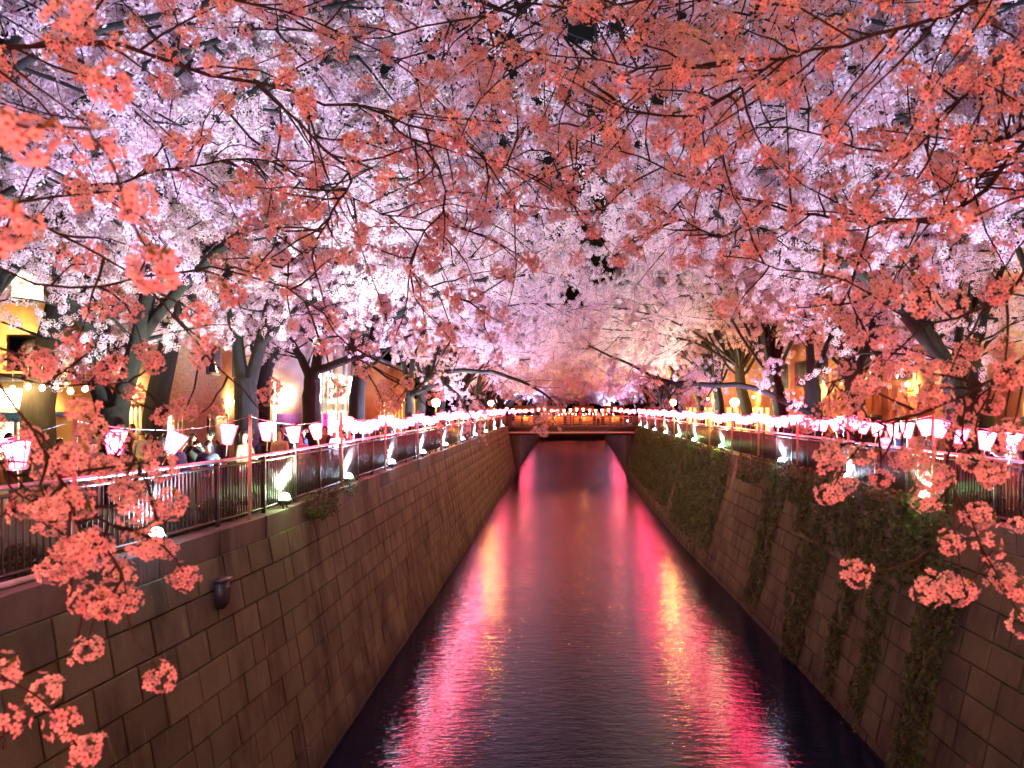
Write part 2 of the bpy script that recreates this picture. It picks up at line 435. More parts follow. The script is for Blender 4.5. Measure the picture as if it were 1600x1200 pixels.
# ------------------------------------------------------------------ lanterns on poles
def lantern_meshes(paper):
    prof = [(.088, -.35), (.168, 0)]
    sh = lathe(prof, 6).mesh('shade', paper)
    rim = MB()
    for (r, z, h) in ((.172, -.012, .035), (.095, -.352, .03)):
        th = np.arange(7) * math.pi / 3
        rim.tube([Vector((r * math.cos(t), r * math.sin(t), z)) for t in th], .011, 4)
    rm = rim.mesh('rim', M['rim'])
    ribs = MB()
    for t in np.arange(6) * math.pi / 3:
        ribs.tube([Vector((.171 * math.cos(t), .171 * math.sin(t), 0)), Vector((.092 * math.cos(t), .092 * math.sin(t), -.35))], .011, 4)
    rb = ribs.mesh('frame', M['rim'])
    tb = MB(); tb.tube([Vector((0, 0, -.35)), Vector((0, 0, -.60))], [.016, .008], 5); tb.box((0, 0, -.362), (.11, .11, .02))
    ts = tb.mesh('handle', M['wood'])
    hk = MB(); hk.tube([Vector((0, 0, 0)), Vector((0, 0, .07))], .005, 4); hk.tube([Vector((-.165, 0, 0)), Vector((.165, 0, 0))], .006, 4)
    hm = hk.mesh('hook', M['housing'])
    full = MB()
    for me in ():
        pass
    return dict(shade=sh, rim=rm, frame=rb, handle=ts, hook=hm)
LM = lantern_meshes(M['paper']); LW = lantern_meshes(M['paper_warm'])
def lantern(loc, tilt, rz, parts, label, group, far=False):
    root = empty('paper_lantern', loc); root.rotation_euler = (tilt[0], tilt[1], rz)
    tag(root, label, 'lantern', group)
    for k in (('shade', 'rim', 'handle') if far else ('shade', 'rim', 'frame', 'handle', 'hook')):
        o = bpy.data.objects.new(k, parts[k]); col.objects.link(o); o.parent = root
    return root
ORD = ['first', 'second', 'third', 'fourth', 'fifth', 'sixth', 'seventh', 'eighth', 'ninth', 'tenth', 'eleventh', 'twelfth', 'thirteenth', 'fourteenth', 'fifteenth', 'sixteenth', 'seventeenth', 'eighteenth', 'nineteenth', 'twentieth']
def onum(i): return ORD[i] if i < 20 else 'twenty-' + ORD[i - 20] if i < 29 else 'thirty-' + ORD[i - 30] if i > 29 else 'thirtieth'
POLES = {-1: [7.0, 11.3, 16.2, 22.8, 28.3, 34.8, 41.5, 48.5, 55, 61.5, 68, 75, 82, 89],
         1: [13.0, 18.1, 23.4, 28.5, 33.8, 38.6, 44, 52, 58, 64, 70, 76, 83, 90]}
PZ = 2.1
for side in (-1, 1):
    nm = 'left' if side < 0 else 'right'
    tops = []
    for i, y in enumerate(POLES[side]):
        x = railX(side, y) - side * .12
        mb = MB(); mb.box((0, 0, PZ / 2 + .02), (.055, .055, PZ + .1))
        o = mb.build('lantern_pole', M['wood'], loc=(x, y, -.03))
        o.rotation_euler = (random.uniform(-.02, .02), random.uniform(-.02, .02), random.uniform(0, 1))
        tag(o, f'{onum(i)} wooden lantern pole from the near end of the {nm} bank', 'pole', f'wooden lantern poles along the {nm} bank')
        tops.append(Vector((x, y, PZ)))
    for i in range(len(tops) - 1):
        a, b = tops[i], tops[i+1]; n = {0: 2, 1: 3, 2: 4}.get(i, 6) if side < 0 else 6
        sag = .22 + random.uniform(-.05, .06)
        def pt(t): p = a.lerp(b, t); p.z -= sag * 4 * t * (1 - t); return p
        mb = MB(); mb.tube([pt(t) for t in np.linspace(0, 1, 12)], .006, 4)
        tag(mb.build('strung_cord', M['cord']), f'sagging lantern cord from the {onum(i)} to the {onum(i+1)} pole of the {nm} bank', 'cord', f'lantern cords of the {nm} bank')
        for k in range(n):
            t = (k + .5) / n; p = pt(t) - Vector((side * .02, 0, .06))
            tl = (random.gauss(0, .10), random.gauss(0, .10))
            if side < 0 and i == 1 and k == 1: tl = (0, .45)
            if side > 0 and i == 0: tl = (random.gauss(0, .16), random.gauss(0, .18))
            lantern(p, tl, random.uniform(0, 1), LM,
                    f'{ORD[k]} glowing pink paper lantern between the {onum(i)} and {onum(i+1)} pole of the {nm} bank',
                    f'pink paper lanterns strung along the {nm} bank', far=a.y > 40)

for side in (-1, 1):
    for k in range(26):
        y = 101 + k * 3.0; nm = 'left' if side < 0 else 'right'
        lantern(Vector((edgeX(side, y) + side * .3, y, 1.75 + .12 * math.sin(k * 1.3))), (0, 0), k, LM, f'{onum(k)} small lantern behind the far bridge along the {nm} wall', f'lanterns beyond the far bridge, {nm} wall', far=True)

# ------------------------------------------------------------------ floodlights on the ledge
def flood(x, y, side, i, aim, green=False, watts=FLOOD):
    nm = 'left' if side < 0 else 'right'
    e_ = edgeX(side, y); x = e_ + side * .02
    root = empty('floodlight', (x, y, 0)); tag(root, f'{onum(i)} bright {"greenish " if green else ""}floodlight from the near end of the {nm} ledge', 'floodlight', f'floodlights on the {nm} ledge')
    root.rotation_euler = (0, 0, 0)
    D = Vector(aim).normalized(); rot = D.to_track_quat('Z', 'Y')
    mb = MB(); mb.box((0, 0, -.05), (.26, .20, .09)); mb.box((0, 0, -.11), (.20, .14, .04)); h = mb.build('housing', M['housing'], root)
    h.location = (0, 0, .2); h.rotation_mode = 'QUATERNION'; h.rotation_quaternion = rot
    mb = MB(); mb.add([[-.115, -.085, 0], [.115, -.085, 0], [.115, .085, 0], [-.115, .085, 0]], [[0, 1, 2, 3]])
    l = mb.build('lens', M['lens_green'] if green else M['lens'], root); l.location = Vector((0, 0, .2)) + D * .0; l.rotation_mode = 'QUATERNION'; l.rotation_quaternion = rot
    dm = lathe([(.12, .0), (.118, .05), (.09, .11), (.05, .14), (.001, .15)], 12).build('glare_dome', M['lens_green'] if green else M['lens'], root, True); dm.location = (0, 0, .2); dm.rotation_mode = 'QUATERNION'; dm.rotation_quaternion = rot  # glowing dome added so the lamp's glare shows as a white blob
    mb = MB(); mb.box((0, -.14, .08), (.03, .02, .2)); mb.box((0, .14, .08), (.03, .02, .2)); mb.box((0, 0, -.01), (.03, .30, .02)); mb.build('bracket', M['housing'], root)
    ld = bpy.data.lights.new('floodlight_lamp', 'SPOT'); ld.energy = watts * random.Random(i * 7 + side).choice((.45, .7, 1.0, 1.3, 1.6)) if y > 14 else watts; ld.spot_size = R(140); ld.spot_blend = .5; ld.shadow_soft_size = .08
    ld.color = (.80, 1.0, .80) if green else (.56, .66, 1.0)
    lo = bpy.data.objects.new('floodlight_lamp', ld); col.objects.link(lo); lo.parent = root; lo.location = Vector((0, 0, .2)) + D * .2
    lo.rotation_mode = 'QUATERNION'; lo.rotation_quaternion = D.to_track_quat('-Z', 'Y')
    if y < 60:
        pl = bpy.data.lights.new('floodlight_spill', 'POINT'); pl.energy = 22; pl.color = (.45, 1.0, .35) if green else (.45, .65, 1.0); pl.shadow_soft_size = .1
        po = bpy.data.objects.new('floodlight_spill', pl); col.objects.link(po); po.parent = root; po.location = (-side * .15, -.1, .42)
LF = [(236, 12.85), (452, 18), (541, 23.4), (602, 29.4), (655, 36), (690, 43), (714, 50.5), (731, 58), (743, 66), (0, 75), (0, 85), (0, 7.6)]  # last entry lies outside the view, added to light the overhead blossom
for i, (px, d) in enumerate(LF):
    x = (px - 800) / F * d if px else edgeX(-1, d) - .05
    flood(x, d, -1, i, (-.14, .12, 1), green=i in (1, 8))
RF = [(1440, 18.5), (1312, 23.4), (1229, 30.4), (1148, 41), (1120, 49), (1098, 56), (1080, 63), (1064, 71), (0, 80), (0, 88), (0, 8.2), (0, 13.4)]  # last two entries are unseen, added for cool light on the near canopy
for i, (px, d) in enumerate(RF):
    x = (px - 800) / F * d if px else edgeX(1, d) + .05
    flood(x, d, 1, i, (.14, .12, 1), green=i in (0, 3, 4, 5, 6))
# more floodlights added beyond the bridge to brighten the far blossom and water
for side, y, i in ((-1, 112, 12), (-1, 140, 13), (-1, 172, 14), (1, 112, 12), (1, 140, 13), (1, 172, 14)):
    flood(edgeX(side, y) + side * .5, y, side, i, (side * .1, .1, 1), watts=FLOOD * 3)

# ------------------------------------------------------------------ blossoms
def flower(mb, c, n, r, detail, mi):
    n = Vector(n).normalized(); a = n.orthogonal().normalized(); b = n.cross(a)
    th0 = random.uniform(0, 6.28)
    V = []; T = []; m = []
    for k in range(5):
        t = th0 + k * 1.2566; u = a * math.cos(t) + b * math.sin(t); w = n.cross(u)
        i0 = len(V)
        if detail:
            V += [c + u * r * .08, c + u * r * .55 - w * r * .34 + n * r * .24, c + u * r * .55 + w * r * .34 + n * r * .24,
                  c + u * r * 1.0 - w * r * .20 + n * r * .34, c + u * r * .88 + n * r * .33, c + u * r * 1.0 + w * r * .20 + n * r * .34, c + u * r * .6 + n * r * .12]
            T += [[i0, i0+1, i0+6], [i0, i0+6, i0+2], [i0+1, i0+3, i0+4], [i0+1, i0+4, i0+6], [i0+6, i0+4, i0+2], [i0+4, i0+5, i0+2]]; m += [0] * 6
        else:
            V += [c, c + u * r * .75 - w * r * .40 + n * r * .25, c + u * r * 1.0 + n * r * .33, c + u * r * .75 + w * r * .40 + n * r * .25]
            T += [[i0, i0+1, i0+2], [i0, i0+2, i0+3]]; m += [0] * 2
    i0 = len(V)
    if detail:
        for k in range(5):
            t = k * 1.2566; V.append(c + (a * math.cos(t) + b * math.sin(t)) * r * .23 + n * r * .14)
        V.append(c + n * r * .20)
        T += [[i0 + k, i0 + (k + 1) % 5, i0 + 5] for k in range(5)]; m += [1] * 5
        i0 = len(V); V += [c, c - n * r * 1.2 + a * r * .05, c - n * r * 1.2 - a * r * .05]   # stalk
        T += [[i0, i0+1, i0+2]]; m += [1]
    mb.add([tuple(v) for v in V], T=T); mi += m
def cluster_mesh(name, nfl, rad, fr, detail, leaves):
    mb = MB(); mi = []
    for i in range(nfl):
        z = 1 - 2 * (i + .5) / nfl; z = max(-1, z)
        t = i * 2.39996 + random.uniform(-.3, .3)
        n = Vector((math.sqrt(max(0, 1 - z * z)) * math.cos(t), math.sqrt(max(0, 1 - z * z)) * math.sin(t), z))
        c = n * rad * random.uniform(.62, 1.10)
        flower(mb, c, n + Vector([random.gauss(0, .25) for _ in range(3)]), fr * random.uniform(.85, 1.12), detail, mi)
    for i in range(leaves):
        t = random.uniform(0, 6.28); d = Vector((math.cos(t), math.sin(t), random.uniform(.3, 1.4))).normalized()
        s = d.orthogonal().normalized(); b0 = d * rad * .5; L = rad * random.uniform(.55, .9)
        mb.add([tuple(b0), tuple(b0 + d * L * .5 + s * L * .16), tuple(b0 + d * L), tuple(b0 + d * L * .5 - s * L * .16)], T=[[0, 1, 2], [0, 2, 3]]); mi += [2, 2]
    V = np.concatenate(mb.V)
    return mesh_np(name, V, [np.concatenate(mb.T)], [M['petal'], M['calyx'], M['young_leaf']], mi)
NEARC = [cluster_mesh('blossom_cluster', n, .050, .0168, True, l) for n, l in ((26, 4), (22, 2), (24, 5), (28, 0), (13, 5), (20, 3))]
FARC = [cluster_mesh('blossom_spray', n, rd, .021, False, l) for n, rd, l in ((26, .085, 3), (22, .075, 0), (30, .095, 2), (24, .08, 0))]
BIGC = [cluster_mesh('blossom_mass', n, .17, .042, False, l) for n, l in ((34, 1), (40, 0))]

def gn_scatter(name, sources, smin, smax):
    g = bpy.data.node_groups.new(name, 'GeometryNodeTree')
    g.interface.new_socket('Geometry', in_out='INPUT', socket_type='NodeSocketGeometry')
    g.interface.new_socket('Geometry', in_out='OUTPUT', socket_type='NodeSocketGeometry')
    gi = g.nodes.new('NodeGroupInput'); go = g.nodes.new('NodeGroupOutput')
    j = g.nodes.new('GeometryNodeJoinGeometry'); ip = g.nodes.new('GeometryNodeInstanceOnPoints')
    for s in sources:
        oi = g.nodes.new('GeometryNodeObjectInfo'); oi.inputs['Object'].default_value = s; oi.inputs['As Instance'].default_value = True
        g.links.new(oi.outputs['Geometry'], j.inputs[0])
    rr = g.nodes.new('FunctionNodeRandomValue'); rr.data_type = 'FLOAT_VECTOR'; rr.inputs[0].default_value = (-.6, -.6, 0); rr.inputs[1].default_value = (.6, .6, 6.283)
    rs = g.nodes.new('FunctionNodeRandomValue'); rs.data_type = 'FLOAT'; rs.inputs[2].default_value = smin; rs.inputs[3].default_value = smax; rs.inputs['Seed'].default_value = 5
    g.links.new(gi.outputs[0], ip.inputs['Points']); g.links.new(j.outputs[0], ip.inputs['Instance'])
    ip.inputs['Pick Instance'].default_value = True
    g.links.new(rr.outputs[0], ip.inputs['Rotation']); g.links.new(rs.outputs[1], ip.inputs['Scale'])
    g.links.new(ip.outputs[0], go.inputs[0])
    return g
def points_mesh(name, P):
    me = bpy.data.meshes.new(name); me.vertices.add(len(P)); me.vertices.foreach_set('co', np.asarray(P, dtype=np.float32).ravel()); me.update()
    for m in (M['petal'], M['calyx'], M['young_leaf']): me.materials.append(m)
    return me

# ------------------------------------------------------------------ growth of branches
def rnd_unit(k=1.0): return Vector((random.gauss(0, k), random.gauss(0, k), random.gauss(0, k)))
def grow(p, d, L, n, wander, grav=0.0, up=0.0, floor=None):
    pts = [p.copy()]; d = d.normalized()
    for i in range(n):
        t = (i + 1) / n
        d = (d + rnd_unit(wander) + Vector((0, 0, up * (1 - t) - grav * t))).normalized()
        if floor is not None and p.z < floor: d = (d + Vector((0, 0, .28 * min(2, floor - p.z + .3)))).normalized()
        p = p + d * (L / n); pts.append(p.copy())
    return pts
def smooth_path(pts, sub=3):
    P0 = [Vector(p) for p in pts]; P = [P0[0]]; out = []
    lens = sorted((b - a).length for a, b in zip(P0, P0[1:])); med = max(lens[len(lens) // 2], .25) * 1.3
    for a, b in zip(P0, P0[1:]):
        k = max(1, int(round((b - a).length / med)))
        for q in range(1, k + 1): P.append(a.lerp(b, q / k) + (Vector((random.gauss(0, .03), 0, random.gauss(0, .03))) * med if q < k else Vector((0, 0, 0))))
    for i in range(len(P) - 1):
        a = P[max(i-1, 0)]; b = P[i]; c = P[i+1]; d = P[min(i+2, len(P)-1)]
        for k in range(sub):
            t = k / sub
            out.append(.5 * ((2*b) + (c-a)*t + (2*a-5*b+4*c-d)*t*t + (3*b-a-3*c+d)*t*t*t))
    out.append(P[-1]); return out
def branch_out(limb, r0, r1, nsub, Ls, wood, twig, pts, zmin, twigs=6, step=.14, leafy=1.0, spread=1.0, start=.2, grav=.10):
    """side branches, twigs and blossom points along one limb"""
    n = len(limb)
    for q in range(nsub):
        t = start + (1 - start) * (q + random.random()) / nsub
        fi = min(t * (n - 1), n - 1.001); i = int(fi); p = limb[i].lerp(limb[i+1], fi - i)
        T = (limb[i+1] - limb[i]).normalized()
        s = T.orthogonal().normalized(); s.rotate(Matrix.Rotation(random.uniform(0, 6.28), 3, T)); s.z *= .6
        d = (T * .55 + s * spread).normalized()
        L = Ls * random.uniform(.6, 1.15) * (1.0 - .35 * t)
        br = grow(p, d, L, 6, .16, grav, .05)
        rb = (r0 + (r1 - r0) * t) * .45 + .004
        wood.tube(br, np.linspace(rb, .006, len(br)), 4, cap=False)
        for w in range(twigs):
            tt = .15 + .85 * (w + random.random()) / twigs
            fj = min(tt * (len(br) - 1), len(br) - 1.001); j = int(fj); pp = br[j].lerp(br[j+1], fj - j)
            TT = (br[j+1] - br[j]).normalized(); ss = TT.orthogonal(); ss.rotate(Matrix.Rotation(random.uniform(0, 6.28), 3, TT))
            Lt = L * random.uniform(.22, .45)
            tw = grow(pp, TT * .6 + ss, Lt, 3, .2, .12)
            twig.tube(tw, [.006, .005, .004, .003], 3, cap=False)
            m = max(2, int(Lt / step))
            for e in range(m):
                if random.random() > leafy: continue
                fe = (e + random.random()) / m * 2.999; a = int(fe); c = tw[a].lerp(tw[a+1], fe - a) + rnd_unit(.035)
                if c.z > zmin + random.gauss(0, .25): pts.append(c)

TREEKINDS = {}
def generic_tree(seed, H=12.5, reach=10.5):
    """one grown tree in its own coordinates, +X leaning over the canal"""
    random.seed(seed)
    trunk = MB(); limbs = MB(); twig = MB(); pts = []
    fork = random.uniform(2.3, 3.0)
    tp = smooth_path([(0, 0, -.1), (random.uniform(-.1, .1), random.uniform(-.1, .1), fork * .5), (random.uniform(.05, .3), random.uniform(-.2, .2), fork), (.45, 0, fork + .9)], 3)
    trunk.tube(tp, np.linspace(.34, .22, len(tp)), 10, cap=False)
    for k in range(15):
        az = R(-160 + 320 * (k + random.random() * .7) / 15)
        front = abs(az) < R(80)
        el = random.choice((.25, .45, .75, 1.1, 1.5)) if front else random.uniform(.3, 1.2)
        L = (reach if front else reach * .55) * random.uniform(.85, 1.15)
        d = Vector((math.cos(az) * (1.15 if front else 1), math.sin(az) * .75, el))
        p0 = tp[-1 - random.randrange(0, 3)]
        lb = grow(p0, d, L, 14, .085, .22 if front else .12, .06, 4.3)
        r0 = random.uniform(.05, .09); limbs.tube(lb, np.linspace(r0, .008, len(lb)) , 6, cap=False)
        branch_out(lb, r0, .018, 13, L * .27, limbs, twig, pts, 3.6, twigs=8, step=.13)
    for k in range(4):
        lb = grow(tp[-1], Vector((random.uniform(-.1, .7), random.uniform(-.4, .4), 1)), H - fork - .5, 9, .12, .05, .05)
        limbs.tube(lb, np.linspace(.13, .02, len(lb)), 6, cap=False)
        branch_out(lb, .13, .02, 13, 2.7, limbs, twig, pts, 3.6, twigs=8, step=.14)
    return dict(trunk=trunk.mesh('trunk', M['bark'], True), limb=limbs.mesh('limbs', M['bark'], True), twig=twig.mesh('twigs', M['twig']), pts=np.array([tuple(p) for p in pts]))
KINDS = [generic_tree(s) for s in (11, 22, 33, 44)]
for k in KINDS:
    P = k['pts']; k['crown'] = points_mesh('crown_points', P)
    k['crown_far'] = points_mesh('crown_points_far', P[::3])
# source pieces: they hang as real parts on the first tree
def build_generic(x, y, side, i, label, group, far=False, gfine=None, gfar=None, scale=1.0):
    k = KINDS[i % 4]
    root = empty('cherry_tree', (x, y, STREET), (0 if side < 0 else math.pi) + random.uniform(-.35, .35)); root.scale = (scale,) * 3; root.location.z -= 0 if y < 50 else min(2.0, (y - 50) * .035)
    tag(root, label, 'tree', group)
    link('trunk', k['trunk'], parent=root); o = link('limbs', k['limb'], parent=root); 
    o = link('twigs', k['twig'], parent=root); o['kind'] = 'stuff'
    o = link('crown', k['crown_far'] if far else k['crown'], parent=root); o['kind'] = 'stuff'
    md = o.modifiers.new('blossoms', 'NODES'); md.node_group = gfar if far else gfine
    return root

# first tree carries the sample sprays as its own parts
src_root = None
def make_sources(root, base):
    out = {}
    for nm, ms in (('near', NEARC), ('far', FARC), ('big', BIGC)):
        L = []
        for i, me in enumerate(ms):
            o = link({'near': 'blossom_cluster', 'far': 'blossom_spray', 'big': 'blossom_mass'}[nm], me, parent=root)
            o['kind'] = 'stuff'; o.location = base + Vector((i * .25, 0, {'near': 0, 'far': .3, 'big': .7}[nm])); L.append(o)
        out[nm] = L
    return out

# custom trees traced in space from their trunks
def custom_tree(base, stems, label, group, zmin=2.7, r=.3, gfine=None, subs=18, seed=1):
    random.seed(seed)
    root = empty('cherry_tree', (base.x, base.y, STREET)); tag(root, label, 'tree', group)
    inv = Matrix.Translation(-root.location)
    trunk = MB(); limbs = MB(); twig = MB(); pts = []
    for si, (path, r0, r1, Ls) in enumerate(stems):
        P = smooth_path(path, 4)
        for i in range(1, len(P) - 1): P[i] = P[i] + rnd_unit(.02)
        (trunk if si == 0 else limbs).tube(P, np.linspace(r0, r1, len(P)), 10 if si == 0 else 8, cap=False)
        if Ls: branch_out(P, r0 * .5, r1, subs, Ls, limbs, twig, pts, zmin, twigs=7, step=.14, start=.35 if si == 0 else .15)
    for mbx, nm, mt, smo in ((trunk, 'trunk', 'bark', True), (limbs, 'limbs', 'bark', True), (twig, 'twigs', 'twig', False)):
        o = mbx.build(nm, M[mt], root, smooth=smo); o.data.transform(inv)
        if nm == 'twigs': o['kind'] = 'stuff'
    me = points_mesh('crown_points', np.array([tuple(p) for p in pts])); me.transform(inv)
    o = link('crown', me, parent=root); o['kind'] = 'stuff'
    md = o.modifiers.new('blossoms', 'NODES'); md.node_group = gfine
    return root

# ---- near boughs hanging round the camera's bridge (two trees, one on each bank beside the bridge)
def near_tree(root_xy, trunk_path, boughs, label, seed, side_n, extra_pts=()):
    random.seed(seed)
    root = empty('cherry_tree', (root_xy[0], root_xy[1], STREET)); tag(root, label, 'tree', 'cherry trees beside the near bridge')
    inv = Matrix.Translation(-root.location)
    tr = MB(); P = smooth_path(trunk_path, 4); tr.tube(P, np.linspace(.33, .18, len(P)), 12, cap=False)
    o = tr.build('trunk', M['bark'], root, smooth=True); o.data.transform(inv)
    twig = MB(); pts = []
    for path, r0, ns, Ls, dens in boughs:
        P = smooth_path([at(*p) if len(p) == 3 and not isinstance(p, Vector) else p for p in path], 4)
        for i in range(1, len(P) - 1): P[i] = P[i] + rnd_unit(.012) * min(1, (P[i] - P[i-1]).length / .18)
        b = MB(); b.tube(P, np.linspace(r0 * .55, .003, len(P)), 7, cap=False)
        o = b.build('bough', M['twig'], root, smooth=True); o.data.transform(inv)
        n = len(P); ns = max(1, int(ns * (.88 if ns > 30 else .9)))
        for q in range(ns):
            t = .04 + .96 * (q + random.random()) / ns
            fi = min(t * (n - 1), n - 1.001); i = int(fi); p = P[i].lerp(P[i+1], fi - i)
            T = (P[i+1] - P[i]).normalized(); s = T.orthogonal().normalized(); s.rotate(Matrix.Rotation(random.uniform(0, 6.28), 3, T))
            L = Ls * random.uniform(.4, 1.1)
            br = grow(p, T * .7 + s * .9, L, 5, .16, .06, .02)
            twig.tube(br, np.linspace(.006, .0025, len(br)), 4, cap=False)
            m = max(1, int(L / .16 * dens))
            for e in range(m):
                te = random.random() ** .7 * (len(br) - 1.001); a = int(te); pts.append(br[a].lerp(br[a+1], te - a) + rnd_unit(.022))
            pts.append(br[-1])
    pts = [p for p in list(pts) + list(extra_pts) if (p - cam.location).length > .9]
    pts.sort(key=lambda p: (p - cam.location).length)
    grid = {}; keepp = []
    for p in pts:
        key = (int(p.x // .12), int(p.y // .12), int(p.z // .12)); ok = True
        for a in (-1, 0, 1):
            for b in (-1, 0, 1):
                for c in (-1, 0, 1):
                    for q in grid.get((key[0] + a, key[1] + b, key[2] + c), ()):
                        if (q - p).length < .105: ok = False; break
        if ok: grid.setdefault(key, []).append(p); keepp.append(p)
    pts = keepp
    def inview(p):
        if p.y < .3: return False
        px = 800 + F * p.x / p.y; py = HY - F * (p.z - EYE) / p.y
        return -60 < px < 1660 and -60 < py < 1260
    vis = [p for p in pts if inview(p)]
    o = twig.build('twigs', M['twig'], root); o.data.transform(inv); o['kind'] = 'stuff'
    for j, p in enumerate(vis[:side_n]):
        c = link('blossom_cluster', NEARC[(j * 7 + j // 6) % 6], parent=root, loc=p - root.location)
        c.rotation_euler = (random.uniform(-.6, .6), random.uniform(-.6, .6), random.uniform(0, 6.28)); s = random.uniform(.8, 1.2); c.scale = (s, s, s * random.uniform(.8, 1.0))
    chosen = set(id(p) for p in vis[:side_n])
    rest = np.array([tuple(p) for p in pts if id(p) not in chosen])
    return root, rest, inv
def finish_near(root, rest, inv, g):
    if len(rest) == 0: return
    me = points_mesh('crown_points', rest); me.transform(inv)
    o = link('crown', me, parent=root); o['kind'] = 'stuff'
    md = o.modifiers.new('blossoms', 'NODES'); md.node_group = g

Rt = Vector
right_boughs = [
    # path (px, py, distance), radius, side twigs, twig length, density
    ([Rt((7.0, 3.2, 5.2)), (1700, 150, 3.4), (1500, 330, 3.6), (1350, 345, 3.9), (1200, 320, 4.3), (1000, 250, 4.7), (820, 190, 5.2)], .035, 70, .75, 1.0),
    ([Rt((7.0, 3.2, 5.4)), (1680, -60, 2.8), (1420, 40, 3.1), (1220, 90, 3.4), (1000, 100, 3.8), (760, 70, 4.2)], .035, 74, .70, 1.0),
    ([Rt((7.0, 3.2, 4.8)), (1680, 330, 2.8), (1560, 470, 3.0), (1430, 500, 3.2), (1320, 440, 3.5), (1130, 400, 3.9)], .03, 40, .55, .9),
    ([Rt((7.0, 3.2, 4.8)), (1690, 470, 2.6), (1600, 560, 2.7), (1510, 640, 2.8), (1480, 730, 2.8), (1520, 820, 2.8), (1550, 900, 2.85)], .018, 46, .34, .9),
    ([(1600, 560, 2.7), (1500, 620, 2.8), (1400, 660, 2.9), (1320, 700, 3.0)], .010, 20, .30, .9),
    ([(1520, 800, 2.8), (1470, 850, 2.8), (1390, 890, 2.8), (1340, 895, 2.85)], .006, 2, .08, .5),
    ([(1550, 860, 2.85), (1520, 905, 2.85), (1455, 925, 2.85)], .006, 2, .08, .5),
    ([Rt((7.0, 3.2, 5.4)), (1650, 60, 3.2), (1480, 170, 3.5), (1380, 240, 3.9), (1180, 200, 4.4), (1050, 330, 5.0)], .025, 56, .7, 1.0),
    ([Rt((5.5, 3.2, 6.0)), (1180, -80, 3.8), (1000, 0, 4.2), (760, 20, 4.6), (560, 60, 5.0), (420, 40, 5.4)], .03, 60, .8, .9),
    ([(1360, 345, 3.9), (1330, 460, 3.9), (1370, 560, 3.9), (1290, 600, 4.0)], .010, 16, .40, .8),
    ([(1200, 320, 4.3), (1130, 370, 4.4), (1050, 345, 4.6), (960, 400, 5.0)], .010, 14, .40, .7),
    ([Rt((7.0, 3.2, 6.4)), (1400, -60, 4.6), (1150, -10, 5.0), (940, 30, 5.4), (780, 60, 5.8)], .02, 60, .8, 1.0),
    ([(1220, 90, 3.4), (1080, 180, 3.9), (930, 180, 4.4), (850, 280, 4.9)], .012, 36, .6, 1.0),
    ([(1500, 330, 3.6), (1560, 240, 3.4), (1620, 180, 3.2)], .012, 34, .5, 1.0),
    ([Rt((7.0, 3.2, 4.9)), (1700, 600, 3.3), (1610, 700, 3.3), (1590, 790, 3.3)], .012, 8, .25, .8),
]
left_boughs = [
    ([Rt((-6.5, 2.6, 5.0)), (-120, 60, 3.0), (120, 70, 3.3), (400, 130, 3.7), (600, 180, 4.1), (760, 240, 4.5), (920, 340, 5.0)], .035, 70, .7, .85),
    ([Rt((-6.5, 2.6, 4.8)), (-120, 260, 2.6), (90, 360, 2.8), (220, 440, 3.0), (330, 560, 3.2), (420, 650, 3.4)], .02, 34, .40, .9),
    ([Rt((-6.5, 2.6, 4.6)), (-80, 500, 2.2), (30, 640, 2.3), (90, 740, 2.35), (140, 800, 2.4), (200, 830, 2.4), (250, 810, 2.5)], .014, 52, .30, 1.1),
    ([(90, 740, 2.35), (130, 830, 2.35), (190, 890, 2.4), (170, 935, 2.4), (125, 965, 2.4)], .007, 16, .14, .9),
    ([(190, 890, 2.4), (205, 985, 2.4), (240, 1030, 2.4), (255, 1078, 2.4)], .004, 1, .05, .4),
    ([(-60, 1010, 2.0), (30, 1070, 2.1), (90, 1120, 2.1), (120, 1165, 2.2)], .005, 1, .03, .3),
    ([(-60, 1040, 2.0), (-10, 1100, 2.1), (10, 1170, 2.1)], .005, 1, .03, .3),
    ([Rt((-6.5, 2.6, 4.8)), (-120, 380, 3.0), (110, 450, 3.3), (330, 420, 3.6), (480, 470, 3.9), (560, 560, 4.1), (640, 600, 4.3)], .018, 44, .50, .8),
    ([(400, 130, 3.7), (540, 260, 3.9), (520, 330, 4.0), (490, 380, 4.2), (440, 420, 4.3)], .014, 24, .5, .8),
    ([(600, 180, 4.1), (700, 300, 4.5), (640, 420, 4.8), (760, 480, 5.4)], .012, 26, .55, .8),
    ([Rt((-6.5, 2.6, 5.6)), (-60, -60, 3.8), (200, -20, 4.0), (440, 20, 4.4), (640, 110, 4.9), (820, 330, 5.6)], .025, 60, .8, .8),
    ([(100, 300, 4.4), (280, 260, 4.6), (420, 250, 4.8), (600, 330, 5.2), (740, 360, 5.6)], .014, 40, .7, .7),
    ([(-100, 660, 2.6), (0, 720, 2.6), (60, 790, 2.6), (110, 850, 2.6)], .008, 18, .22, .9),
    ([(120, 640, 2.9), (200, 700, 2.9), (240, 780, 2.9)], .006, 12, .22, .9),
    ([(-100, 560, 3.0), (60, 600, 3.1), (200, 600, 3.2), (260, 640, 3.3)], .008, 9, .25, .8),
]
close_left = [at(45, 215, 1.32), at(10, 262, 1.34), at(155, 228, 1.6), at(172, 135, 1.75), at(-5, 350, 1.35), at(240, 425, 1.6), at(105, 22, 1.9), at(-10, 290, 1.4), at(130, 640, 2.2), at(72, 1080, 2.3), at(135, 1172, 2.3), at(255, 1077, 2.45), at(0, 1052, 2.1), at(8, 1128, 2.1), at(10, 1185, 2.1), at(165, 938, 2.5), at(140, 966, 2.4), at(215, 895, 2.5), at(185, 905, 2.5)]
